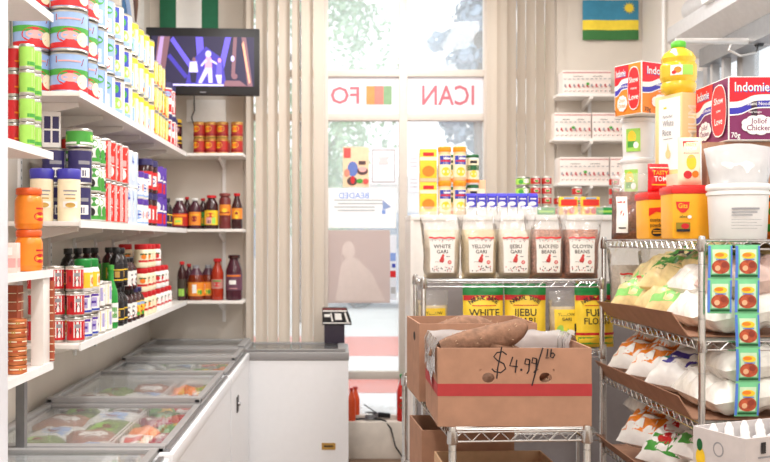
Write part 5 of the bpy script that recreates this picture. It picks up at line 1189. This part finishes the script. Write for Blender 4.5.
# stack of white tubs at the far end
def wtub():
    g = Geo(); g.lathe([(.066, 0), (.07, .01), (.076, .17), (.08, .172), (.08, .178), (.077, .18)], PLW, 28); root = g.build('white_tub')
    g = Geo(); g.lathe([(.082, .176), (.084, .18), (.084, .19), (.078, .195)], PLW, 28); g.build('lid', root)
    g = Geo(); g.art([('rect', -.05, .03, .02, .14, LGREEN), ('ell', -.02, .1, .02, .03, YEL), ('rect', -.04, .05, .0, .08, GREEN), ('ell', .0, .06, .012, .016, WHT)], (lambda f: lambda u, v, o=0: f(u, v, o))(cylmap(.077, -PI / 2 - .75)), .0008); g.build('label', root)
    return root
kw = Kind(wtub, 'tub')
for lv in range(3): kw.place((1.475, 4.38, T0 + lv * .196), .15 * lv, 'white tub with lime green label, %s of the stack at the far end' % ('bottom', 'middle', 'top')[lv], 'white tubs with lime labels')
def wave_poly(u0, u1, v0, v1, r0, r1, m, n=12, amp=.1):
    """band with an S-shaped edge"""
    f = lambda t: amp * (1 / (1 + math.exp(-(t - .35) * 14)))
    top = [(u0 + (u1 - u0) * i / n, r0[1] + (v1 - v0) * f(i / n)) for i in range(n + 1)]
    bot = [(u0 + (u1 - u0) * i / n, r0[0] + (v1 - v0) * f(i / n)) for i in range(n + 1)]
    return ('strip', top, bot, m)
def strips(g, items, fn, o=.0008):
    for k, (_, top, bot, m) in enumerate(items):
        vs = [fn(p[0], p[1], o + k * .0004) for p in bot] + [fn(p[0], p[1], o + k * .0004) for p in top]; n = len(top)
        g.add(vs, [(i, i + 1, n + i + 1, n + i) for i in range(n - 1)], m)
def noodle_box(W, D, H, c1, flav1, flav2, label, loc, rz, heartc, cloud):
    root = empty('noodle_box', loc, rz)
    g = Geo(); g.box((0, 0, H / 2), (W, D, H), WHT, bev=.003); g.build('carton', root)
    nr = mat('noodle_red', (222, 30, 46), .45, var=.02); nb = mat('noodle_blue', (60, 54, 176), .45, var=.02)
    def face(w, fn, heart, side):
        g = Geo(); e = .004; x0, x1 = -w / 2 + e, w / 2 - e
        g.art([('rect', x0, e, x1, H - e, c1)], fn, .0006)
        U = x1 - (w * .44 if heart else 0)
        wv = lambda lo, hi, m: wave_poly(x0, U, 0, H, (lo * H, min(hi * H, H - e)), None, m, amp=.12)
        S = [wv(.40, .52, nb), wv(.505, .60, WHT), wv(.385, .405, WHT)]
        n = 12; f = lambda t: .12 * H * (1 / (1 + math.exp(-(t - .35) * 14)))
        S.append(('strip', [(x0 + (U - x0) * i / n, H - e) for i in range(n + 1)], [(x0 + (U - x0) * i / n, .60 * H + f(i / n)) for i in range(n + 1)], nr))
        strips(g, S, fn, .0012)
        cw = U - x0; cc = (x0 + U) / 2
        A = [('text', 'Indomie', cc - cw * .04, H * .825, H * .155, nb, cw * .72), ('text', 'Indomie', cc - cw * .05, H * .835, H * .145, WHT, cw * .70),
             ('text', 'Instant Noodles', cc + cw * .1, H * .575, H * .055, WHT, cw * .62)]
        cx_, cy_ = (cc + cw * .08, H * .24)
        for q in range(9): A.append(('ell', cx_ + cw * .23 * math.cos(q * .7), cy_ + H * .09 * math.sin(q * .7), cw * .13, H * .07, WHT))
        A += [('ell', cx_, cy_, cw * .26, H * .11, WHT), ('text', flav1, cx_, cy_ + H * .06, H * .085, cloud, cw * .42), ('text', flav2, cx_, cy_ - H * .045, H * .085, cloud, cw * .52)]
        A += [('text', '70g', x0 + cw * .11, H * .08, H * .085, WHT if c1.name != 'noodle_orange' else INK, cw * .18)]
        if heart:
            hx = x1 - w * .215; hw = w * .22
            pts = [(hx + hw * .98 * (abs(math.sin(t)) ** .7 * (1 if math.sin(t) > 0 else -1)), H * .50 + H * .40 * (math.cos(t))) for t in [i * PI / 10 for i in range(20)]]
            A += [('poly', [(hx + (p[0] - hx) * 1.06, H * .5 + (p[1] - H * .5) * 1.05) for p in pts], WHT), ('poly', pts, heartc)]
            for t_, z in (('Show', .66), ('some', .50), ('Love', .33)): A.append(('text', t_, hx, H * z, H * (.11 if t_ != 'some' else .05), WHT, hw * 1.5))
        else: A += [('text', flav1[:0] or 'Net Weight', cc, H * .44, H * .03, WHT, cw * .5)]
        g.art(A, lambda u, v, o=0: fn(u, v, o + .003), .0005)
        g.build('printed_face', root, smooth=0)
    face(W, flat((0, -D / 2, 0), (1, 0, 0), (0, 0, 1), (0, -1, 0)), False, 0)
    face(D, flat((-W / 2, 0, 0), (0, -1, 0), (0, 0, 1), (-1, 0, 0)), True, 1)
    tag(root, label, 'box', 'instant noodle boxes')
    return root
NP = mat('noodle_maroon', (128, 40, 92), .5, var=.03); NO = mat('noodle_orange', (246, 138, 40), .5, var=.03)
# cardboard carton behind the bucket with the maroon noodle box on it
cb = carton(.42, .40, .385, open_=False, name='cardboard_carton'); cb.location = (1.496 + .21, 3.82, T0); tag(cb, 'plain brown carton behind the white bucket, under the maroon noodle box', 'box')
nb1 = noodle_box(.205, .32, .255, NP, 'Jollof', 'Chicken', 'maroon instant noodle box with red heart on the brown carton', (1.565 + .1025, 3.58 + .16, T0 + .393), 0, mat('heart_red', (226, 36, 44), .4), mat('noodle_maroon'))
g = Geo(); g.b2(-.012, .012, -.1615, -.1605, .04, .25, mat('dark_tape', (60, 30, 50), .3)); g.build('tape', nb1, smooth=0)
noodle_box(.25, .17, .245, NO, 'Onion', 'Chicken', 'orange instant noodle box on top of the white tub stack', (1.50, 4.33, T0 + .197 * 3 - .002), math.radians(28), mat('heart_red'), mat('noodle_orange'))
# rice box on a low carton
cl = carton(.22, .22, .275, open_=False, name='cardboard_carton', m=mat('peach_card', (236, 214, 190), .7)); cl.location = (1.49, 4.03 + .13, T0); cl.rotation_euler = (0, 0, .1)
cl.location = (1.56, 3.92, T0) ; tag(cl, 'pale peach carton under the rice box, behind the custard tub', 'box')
RC = mat('rice_box_peach', (248, 208, 150), .5, var=.02)
root = empty('rice_box', (1.475, 4.0, T0 + .285), math.radians(20))
root.location = (1.515, 3.97, T0 + .284)
g = Geo(); g.box((0, 0, .175), (.11, .17, .35), RC, bev=.003); g.build('carton', root)
g = Geo()
for fn_ in (flat((0, -.065, 0), (1, 0, 0), (0, 0, 1), (0, -1, 0)),):
    pass
fnL = flat((-.055, 0, 0), (0, -1, 0), (0, 0, 1), (-1, 0, 0)); fnF = flat((0, -.085, 0), (1, 0, 0), (0, 0, 1), (0, -1, 0))
g.art([('rect', -.06, .02, .075, .335, WHT), ('rect', -.03, .29, -.01, .298, YEL), ('text', 'Parboiled', -.004, .255, .014, GRAYP, .06), ('text', 'White', .0, .225, .028, GRAYP, .07), ('text', 'Rice', -.008, .185, .028, GRAYP, .055), ('rect', -.03, .155, .03, .158, GRAYP), ('ell', .0, .09, .016, .02, RC), ('poly', [(-.008, .10), (.008, .10), (0, .14)], RC)], fnL)
g.art([('text', 'PREMIUM', 0, .17, .045, CREAM, .26, PI / 2)], fnF)
g.build('print', root, smooth=0)
tag(root, 'tall peach rice box with white panel under the cooking oil', 'box')
# cooking oil
OILM = mat('cooking_oil', (252, 214, 60), .08, var=.05, trans=.35, scale=20)
def oil():
    return container('oil_bottle', [(.055, 0), (.072, .015), (.076, .04), (.070, .055), (.077, .07), (.077, .13), (.070, .14), (.074, .16), (.06, .185), (.03, .205), (.025, .212)], OILM, (.0775, .075, .125, OILM, [('rect', -.05, .078, .05, .122, WHT), ('rect', .0, .078, .05, .122, LGREEN), ('ell', -.02, .1, .016, .014, ORANGE), ('ell', -.035, .09, .01, .008, RED)], (-PI / 2 - .35,)), ([(.030, .208), (.032, .212), (.032, .228), (.028, .235), (.014, .24)], mat('green_cap', (90, 190, 50), .35), 'cap'), n=28)
Kind(oil, 'oil bottle').place((1.515, 3.97, T0 + .284 + .351), .2, 'bulging bottle of golden cooking oil with green cap on the rice box')
# white bucket with a flat bag on its lid
def bucket():
    g = Geo(); g.lathe([(.098, 0), (.101, .004), (.108, .165), (.113, .167), (.113, .178), (.108, .18), (.109, .188)], PLW, 40); root = g.build('white_bucket')
    g = Geo(); g.lathe([(.113, .186), (.115, .19), (.115, .203), (.111, .208), (.10, .206)], PLW, 40); g.build('lid', root)
    g = Geo(); A = [('rect', -.055 , .11 - .0, .045, .117, GRAYP), ('rect', -.055, .098, .035, .103, GRAYP), ('rect', -.055, .087, .015, .0915, GRAYP)] + [('rect', -.055, .072 - .011 * k, .05 - .02 * (k % 2), .0735 - .011 * k, GRAYP) for k in range(4)]
    g.art(A, cylmap(.1078, -PI / 2 - .1), .002); g.build('print', root); return root
Kind(bucket, 'bucket').place((1.535, 3.43, T0), 0, 'white plastic bucket with fine grey print beside the near post')
MB_ = film('frosted_bag', (244, 244, 246), .25, gloss=.5, bump=.5, scale=18)
def flatbag():
    root = empty('sugar_bag'); g = Geo(); pillow(g, .22, .10, .07, mat('white_granules', (238, 234, 230), .8, var=.05, scale=60), seed=61, wr=.01); g.build('filling', root)
    g = Geo()
    def S(sg):
        def f(a, b):
            u = a - .5; wd = .22 + .05 * b; e = max(0, 1 - abs(2 * u) ** 4) ** .5
            return (u * wd, sg * (.045 * e * (1 - b) ** .6 + .001) + .005 * noise.noise(Vector((u * 9, b * 4, sg))), b * (.135 + .02 * math.sin(a * 3)))
        return f
    g.grid(S(-1), 14, 10, MB_); g.grid(lambda a, b: S(1)(1 - a, b), 14, 10, MB_); g.build('frosted_bag', root); return root
Kind(flatbag, 'bag').place((1.54, 3.43, T0 + .21), 0, 'frosted clear bag lying on the lid of the white bucket')
# packets at the right of the bucket
for i, (x, y, c_, a_, lab) in enumerate(((1.735, 3.45, mat('packet_green', (70, 160, 60), .4), YEL, 'green and yellow spice packet right of the white bucket, front one'), (1.80, 3.52, YEL, RED, 'yellow spice packet leaning behind the green one'), (1.75, 3.60 - .02, ORANGE, GREEN, 'orange spice packet standing against the brown carton'))):
    Kind(sachet_bag(.13, .19, .04, c_, [('ell', 0, .11, .04, .03, a_), ('rect', -.05, .03, .05, .06, a_), ('rect', -.06, .15, .06, .165, DBROWN)], 70 + i, 'spice_packet'), 'packet').place((x, y, T0), (.3, -.2, .1)[i], lab, 'spice packets beside the bucket')

# ------------------------------------------------------------------ sacks on the right rack
SK = mat('clear_white_sack', (246, 243, 238), .25, var=.08, scale=26, bump=.5); SKY = mat('yellow_grain_sack', (240, 218, 160), .3, var=.12, scale=26, bump=.4); SKB = mat('white_flour_sack', (250, 248, 246), .35, var=.05, scale=18, bump=.4)
SKP = mat('pinkish_grain_sack', (226, 196, 188), .35, var=.15, scale=30, bump=.4)
def sack(base, art, seed, w=.28, h=.44, t=.14):
    def fn():
        g = Geo(); F, B = pillow(g, w, h, t, base, 20, 26, seed=seed, top=.18, bot=.16, wr=.028, pw=3); root = g.build('food_sack')
        if art: g = Geo(); g.art(art, F, .0008); g.build('printed_panel', root)
        return root
    return fn
LG2 = mat('sack_lime', (140, 210, 110), .4, var=.05); DG2 = mat('sack_green', (64, 140, 48), .4, var=.05); OR2 = mat('sack_orange', (244, 140, 40), .4, var=.08)
gA = [('rect', -.12, .02, .12, .24, LG2), ('ell', 0, .12, .06, .045, CREAM), ('ell', .01, .11, .035, .02, mat('peach')), ('ell', -.02, .12, .018, .012, FIG)]
gB = [('rect', -.125, .06, .125, .30, DG2), ('ell', 0, .21, .07, .035, DBROWN), ('rect', -.1, .135, .1, .15, LG2)]
oA = [('rect', -.12, .04, .12, .26, OR2), ('rect', -.08, .13, .08, .16, mat('sack_dark_orange', (190, 90, 30), .4)), ('ell', .0, .21, .06, .016, YEL), ('rect', -.06, .06, -.01, .10, WHT)]
bA = [('rect', -.08, .08, .08, .15, mat('sack_blue', (76, 66, 160), .4)), ('rect', -.05, .11, .05, .12, WHT), ('ell', .05, .27, .05, .015, mat('sack_teal', (70, 150, 120), .4)), ('rect', -.1, .1, -.06, .12, mat('sack_teal'))]
fA = [('rect', -.10, .03, .10, .12, GREEN), ('ell', .0, .1, .05, .04, RED), ('ell', -.05, .2, .03, .03, RED), ('rect', -.1, .14, .1, .24, WHT), ('ell', -.04, .17, .035, .035, RED), ('ell', -.04, .17, .02, .02, WHT), ('ell', .06, .3, .04, .018, YEL)]
# lying bags: local height axis points into the shelf (+x), front print faces up
def lay(kind, x, y, z, label, tilt=8, yaw=0, roll=0, grp=None, off=.065):
    tilt += 4
    # base edge toward the aisle, bag front turned upward
    M = Matrix.Rotation(math.radians(yaw), 4, 'Z') @ Matrix.Rotation(math.radians(-tilt), 4, 'Y') @ Matrix.Rotation(math.radians(roll), 4, 'X') @ Matrix(((0, 0, 1, 0), (-1, 0, 0, 0), (0, -1, 0, 0), (0, 0, 0, 1)))
    o = kind.place((x, y, z + off), label=label, group=grp, rot=M.to_euler())
    return o
kA, kB, kW, kO, kBl, kF, kP, kY = (Kind(sack(*a), 'sack') for a in ((SKY, gA, 81), (SKY, gB, 82), (SK, None, 83), (SKB, oA, 84), (SKB, bA, 85), (SKB, fA, 86), (SKP, None, 87), (SKY, None, 88)))
G2 = 'sacks on the second rack shelf'; z2 = 1.205
lay(kA, 1.38, 4.16, z2, 'yellow grain sack with lime green panel at the far end, second rack shelf', 26, 30, grp=G2)
lay(kY, 1.38, 4.02, z2, 'plain yellow grain sack between the green panelled ones, second rack shelf', 16, 0, grp=G2)
lay(kA, 1.40, 3.78, z2, 'yellow grain sack with lime green panel nearer the post, second rack shelf', 22, 26, grp=G2)
lay(kW, 1.375, 3.60, z2, 'clear white sack next to the near post, lower one, second rack shelf', 12, 0, grp=G2)
lay(kW, 1.40, 3.46, z2 + .0, 'clear white sack at the near end, lower one, second rack shelf', 6, 0, grp=G2)
lay(kB, 1.44, 3.98, z2 + .09, 'sack with dark green panel lying on top of the yellow ones', 20, 30, grp=G2)
lay(kY, 1.44, 4.22, z2 + .12, 'yellow grain sack on top at the far end, second rack shelf', 10, 4, grp=G2)
lay(kW, 1.42, 3.74, z2 + .10, 'clear white sack on top in the middle, second rack shelf', 8, 0, grp=G2)
lay(kP, 1.44, 3.48, z2 + .12, 'pinkish grain sack on top at the near end, second rack shelf', 6, 0, grp=G2)
lay(kA, 1.52, 3.86, z2 + .18, 'lime panelled sack lying highest, right under the top rack shelf', 2, 3, grp=G2)
G3_ = 'sacks on the third rack shelf'; z3 = .90
lay(kO, 1.38, 4.20, z3, 'white flour sack with orange panel at the far end, third rack shelf', 26, 32, grp=G3_)
lay(kO, 1.38, 3.95, z3, 'white flour sack with orange panel second from the far end, third shelf', 24, 30, grp=G3_)
lay(kBl, 1.38, 3.71, z3, 'white flour sack with blue panel, third rack shelf', 22, 28, grp=G3_)
lay(kW, 1.38, 3.56, z3, 'clear white sack left of the near end, lower one, third rack shelf', 10, 0, grp=G3_)
lay(kW, 1.40, 3.45, z3, 'clear white sack at the near end, lower one, third rack shelf', 4, 0, grp=G3_)
lay(kW, 1.50, 4.28, z3 + .11, 'clear white sack on the two orange panelled ones, third rack shelf', 8, 0, grp=G3_)
lay(kW, 1.54, 4.0, z3 + .11, 'clear white sack on top in the middle, third rack shelf', 8, 0, grp=G3_)
lay(kW, 1.50, 3.72, z3 + .12, 'clear white sack on top beside the near post, third rack shelf', 6, 0, grp=G3_)
lay(kW, 1.44, 3.46, z3 + .12, 'clear white sack on top at the near end, third rack shelf', 3, 0, grp=G3_)
G4_ = 'sacks on the fourth rack shelf'; z4 = .555
lay(kO, 1.38, 4.06, z4 + .02, 'large white sack with orange panel at the far end, fourth rack shelf', 28, 34, grp=G4_)
lay(kW, 1.42, 4.30, z4 + .14, 'clear white sack behind the large orange panelled one, fourth shelf', 10, 0, grp=G4_)
lay(kF, 1.37, 3.80, z4, 'sack with red and green print in the middle of the fourth shelf', 26, 26, grp=G4_)
lay(kF, 1.42, 3.58, z4 + .08, 'sack with red and green print raised beside the near one, fourth shelf', 20, 20, grp=G4_)
lay(kW, 1.38, 3.50, z4, 'clear white sack at the near end of the fourth rack shelf', 10, 0, grp=G4_)
# cardboard trays that hold them
def tray(y0, y1, z, hgt, label, lean=.05, x0=1.335):
    g = Geo(); t = .005; w = .5; L = y1 - y0
    g.b2(0, w, 0, L, 0, t, CARD)
    g.add([(0, 0, 0), (0, L, 0), (-lean, L, hgt * .9), (-lean * 1.1, 0, hgt * 1.05), (t, 0, 0), (t, L, 0), (-lean + t, L, hgt * .9), (-lean * 1.1 + t, 0, hgt * 1.05)], [(0, 1, 2, 3), (7, 6, 5, 4), (3, 2, 6, 7), (0, 3, 7, 4), (1, 5, 6, 2)], CARD)
    o = g.build('cardboard_tray', loc=(x0, y0, z), smooth=0); tag(o, label, 'cardboard tray', 'cardboard trays on the right rack')
tray(3.40, 4.04, 1.203, .09, 'cardboard tray edge leaning out, nearer one on the second rack shelf', .06)
tray(4.05, 4.42, 1.203, .075, 'cardboard tray edge leaning out, farther one on the second rack shelf', .05)
tray(3.36, 4.45, .898, .085, 'long cardboard tray holding the sacks on the third rack shelf', .05)
tray(3.40, 4.46, .553, .07, 'long cardboard tray holding the sacks on the fourth rack shelf', .05)

# ------------------------------------------------------------------ hanging strips of sachets
SBL = mat('sachet_blue', (88, 130, 222), .35); SGR = mat('sachet_green', (120, 206, 150), .35, var=.04); SPL = mat('sachet_pale', (206, 234, 200), .35); MEAT = mat('sachet_stew', (186, 84, 56), .5, var=.3, scale=80)
def strip(n, x, y, label):
    root = empty('sachet_strip', (x, y, 1.553)); w, h = .088, .125
    g = Geo(); g.tube([(0, 0, 0), (0, -.006, .012), (0, .0, .018), (0, .012, .012)], .0015, STEEL, 5); g.build('hook', root)
    for i in range(n):
        g = Geo(); z1 = -i * h
        def S(sg): return lambda a, b: ((a - .5) * w + .003 * math.sin((z1 + b * h) * 14), sg * (.007 * (1 - abs(2 * a - 1) ** 3) * math.sin(PI * b) + .0006) + .004 * math.sin((z1 + b * h) * 9), z1 - h + b * h)
        g.grid(S(-1), 8, 8, SGR); g.grid(lambda a, b: S(1)(1 - a, b), 8, 8, SGR)
        o = g.build('sachet', root)
        F = lambda u, v, oo=0: (lambda p: (p[0], p[1] - oo, p[2]))(S(-1)(u / w + .5, v / h))
        g = Geo(); A = [('rect', -.044, 0.004, -.035, .121, SBL), ('rect', .037, .004, .044, .121, SBL), ('rect', -.03, .02, .03, .108, SPL), ('ell', 0, .045, .033, .026, MEAT), ('ell', -.014, .05, .012, .011, mat('sachet_rust', (206, 96, 60), .5)), ('ell', .012, .052, .012, .011, mat('sachet_brown', (150, 60, 44), .5)), ('ell', -.012, .04, .01, .01, mat('peach')), ('ell', .0, .086, .024, .012, YEL), ('ell', -.006, .088, .016, .007, ORANGE), ('rect', -.02, .07, .02, .073, SBL), ('rect', -.035, .008, .035, .016, DGREEN)]
        g.art(A, F, .0006); g.build('print', o)
    tag(root, label, 'sachet strip', 'hanging strips of spice sachets')
strip(2, X_(720, 3.27), 3.272, 'short hanging strip of two green sachets next to the near post')
strip(5, X_(747.5, 3.27), 3.272, 'long hanging strip of five green sachets right of the short one')
# ------------------------------------------------------------------ carton of white bottles at the lower right
PC = mat('printed_grey_card', (206, 200, 200), .7, var=.04)
lowc = carton(.34, .20, .69, open_=False, name='cardboard_carton'); lowc.location = (1.378, 2.91, 0); lowc.rotation_euler = (0, 0, math.radians(22)); tag(lowc, 'tall brown carton on the floor carrying the open box of white bottles', 'box')
wb = carton(.36, .215, .265, m=PC, m2=CARDD, name='bottle_box'); bxz = .698
wb.location = (1.378, 2.91, bxz); wb.rotation_euler = (0, 0, math.radians(22)); tag(wb, 'open grey printed box full of white capped bottles at the lower right', 'box')
g = Geo()
g.art([('rect', -.13, .20 - .022 * k, .1 - .03 * (k % 2), .206 - .022 * k, GRAYP) for k in range(6)] + [('rect', -.12, .215, -.10, .25, INK), ('rect', .0, .225, .06, .232, INK)], flat((0, -.1075, 0), (1, 0, 0), (0, 0, 1), (0, -1, 0)))
g.art([('ell', .0, .21, .022, .024, GRAYP), ('ell', .0, .21, .017, .019, PC), ('ell', -.075, .17, .020, .03, YEL), ('ell', -.078, .21, .012, .02, DGREEN), ('line', [(-.04, .15), (.02, .12), (.09, .11)], .005, GRAYP), ('line', [(-.04, .13), (.02, .10), (.09, .09)], .005, GRAYP), ('rect', .09, .0, .10, .12, GRAYP)], flat((-.18, 0, 0), (0, -1, 0), (0, 0, 1), (-1, 0, 0)))
g.build('print', wb, smooth=0)
def wbot(): return container('white_bottle', [(.026, 0), (.028, .006), (.028, .19), (.022, .215), (.011, .222), (.011, .236)], PLW, None, ([(.0135, .233), (.014, .237), (.014, .258), (.010, .264), (.006, .276)], PLW, 'cap'), n=16)
kwb = Kind(wbot, 'bottle'); R_ = Matrix.Rotation(math.radians(22), 4, 'Z')
for i in range(5):
    for j in range(3):
        p = R_ @ Vector((-.135 + .0665 * i, -.066 + .066 * j, 0)); kwb.place((1.378 + p.x, 2.91 + p.y, bxz + .007), scale=(1, 1, .975), label= 'white bottle with nozzle cap in the grey box, row %s column %s' % (('one', 'two', 'three', 'four')[j], ('one', 'two', 'three', 'four', 'five')[i]), group='white bottles in the grey box')
# ------------------------------------------------------------------ ledge bottles, cables, red net bag
def srir(h, r, body, capm, name='chili_bottle', lab=True): return bottle(name, r, h, body, body, [('ell', 0, h * .35, r * .6, h * .08, DGREEN if capm.name.startswith('leaf') else ORANGE), ('rect', -r * .5, h * .5, r * .5, h * .53, WHT)] if lab else [], capm, .38, .62, .15, .58)
Kind(srir(.335, .040, mat('chili_red', (196, 38, 30), .25), mat('leaf_green_plastic')), 'bottle').place((X_(402.5, 6.47), 6.49, .267), 0, 'red chili sauce bottle with green cap on the window ledge')
ob = Kind(srir(.235, .03, mat('orange_sauce', (224, 84, 40), .3), mat('sauce_red_cap', (206, 50, 40), .35), lab=False), 'bottle')
for i, (px, y) in enumerate(((351.5, 6.50), (355.5, 6.56))): ob.place((X_(px, y), y, .267), 0, 'orange sauce bottle on the ledge beside the back freezer, %s one' % ('front', 'rear')[i], 'orange sauce bottles on the ledge')
g = Geo(); g.tube([(.10, 6.50, .272), (.2, 6.52, .275), (.26, 6.48, .28), (.33, 6.50, .275), (.36, 6.46, .272), (.40, 6.445, .22), (.43, 6.42, .10), (.48, 6.38, .03), (.55, 6.25, .006)], .006, BLACK, 8)
o = g.build('extension_lead'); tag(o, 'black power cord running over the ledge down to the floor', 'cord')
g = Geo()
for k in range(9):
    a = k * .7; g.tube([(.265 + .045 * math.cos(a + t * .6), 6.50 + .03 * math.sin(a + t * .6), .275 + .006 * k) for t in range(7)], .005, BLACK if k % 2 else GRAYP, 6)
o = g.build('coiled_lead'); tag(o, 'small coil of black and grey cord on the window ledge', 'cord')
g = Geo(); g.box((0, 0, .0), (.09, .04, .035), BLACK, bev=.006); g.tube([(-.02, 0, .0), (-.08, -.02, .02), (-.16, .0, .06)], .004, BLACK, 6)
o = g.build('power_plug', loc=(.35, 6.52, .345), rz=.2); o.rotation_euler = (0, .15, .2); o.location = (.355, 6.53, .30); tag(o, 'black plug block lying on the cord coil by the chili bottle', 'plug')
PBG = film('ledge_plastic', (252, 252, 252), .1, gloss=.4, bump=.4)
g = Geo(); g.grid(lambda a, b: (-.05 + .5 * a + .0, 6.60 + .11 * b, .268 + .045 * abs(noise.noise(Vector((a * 7, b * 3, 1)))) + .05 * b), 26, 8, PBG)
o = g.build('plastic_sheet'); tag(o, 'crumpled white plastic sheet lying along the window ledge', 'plastic sheet')
NET = mat('red_net', (196, 30, 44), .6, var=.3, scale=60, bump=.6)
def onion(): 
    g = Geo(); g.lathe([(.002, 0), (.02, .004), (.036, .022), (.038, .038), (.026, .058), (.01, .066), (.004, .078)], NET, 16); return g.build('red_onion')
ko = Kind(onion, 'onion')
for i, (x, y, z) in enumerate(((.93, 3.5, 0), (1.0, 3.52, 0), (.95, 3.6, 0), (1.02, 3.62, 0), (.96, 3.55, .06))): pass
crt = carton(.26, .34, .50, name='cardboard_carton', open_=False); crt.location = (1.06, 3.72, 0); tag(crt, 'closed brown carton on the floor between the racks', 'box')
for i, (dx, dy) in enumerate(((-.08, -.12), (0, -.12), (.08, -.12), (-.08, -.03), (0, -.03), (.08, -.03), (-.04, .06), (.05, .06))):
    ko.place((1.06 + dx, 3.72 + dy, .507), i, 'red onion on the floor carton between the racks, %s row, %s' % (('front', 'middle', 'back')[i // 3], ('left', 'centre', 'right')[i % 3] if i < 6 else ('left', 'right')[i - 6]), 'red onions between the racks')
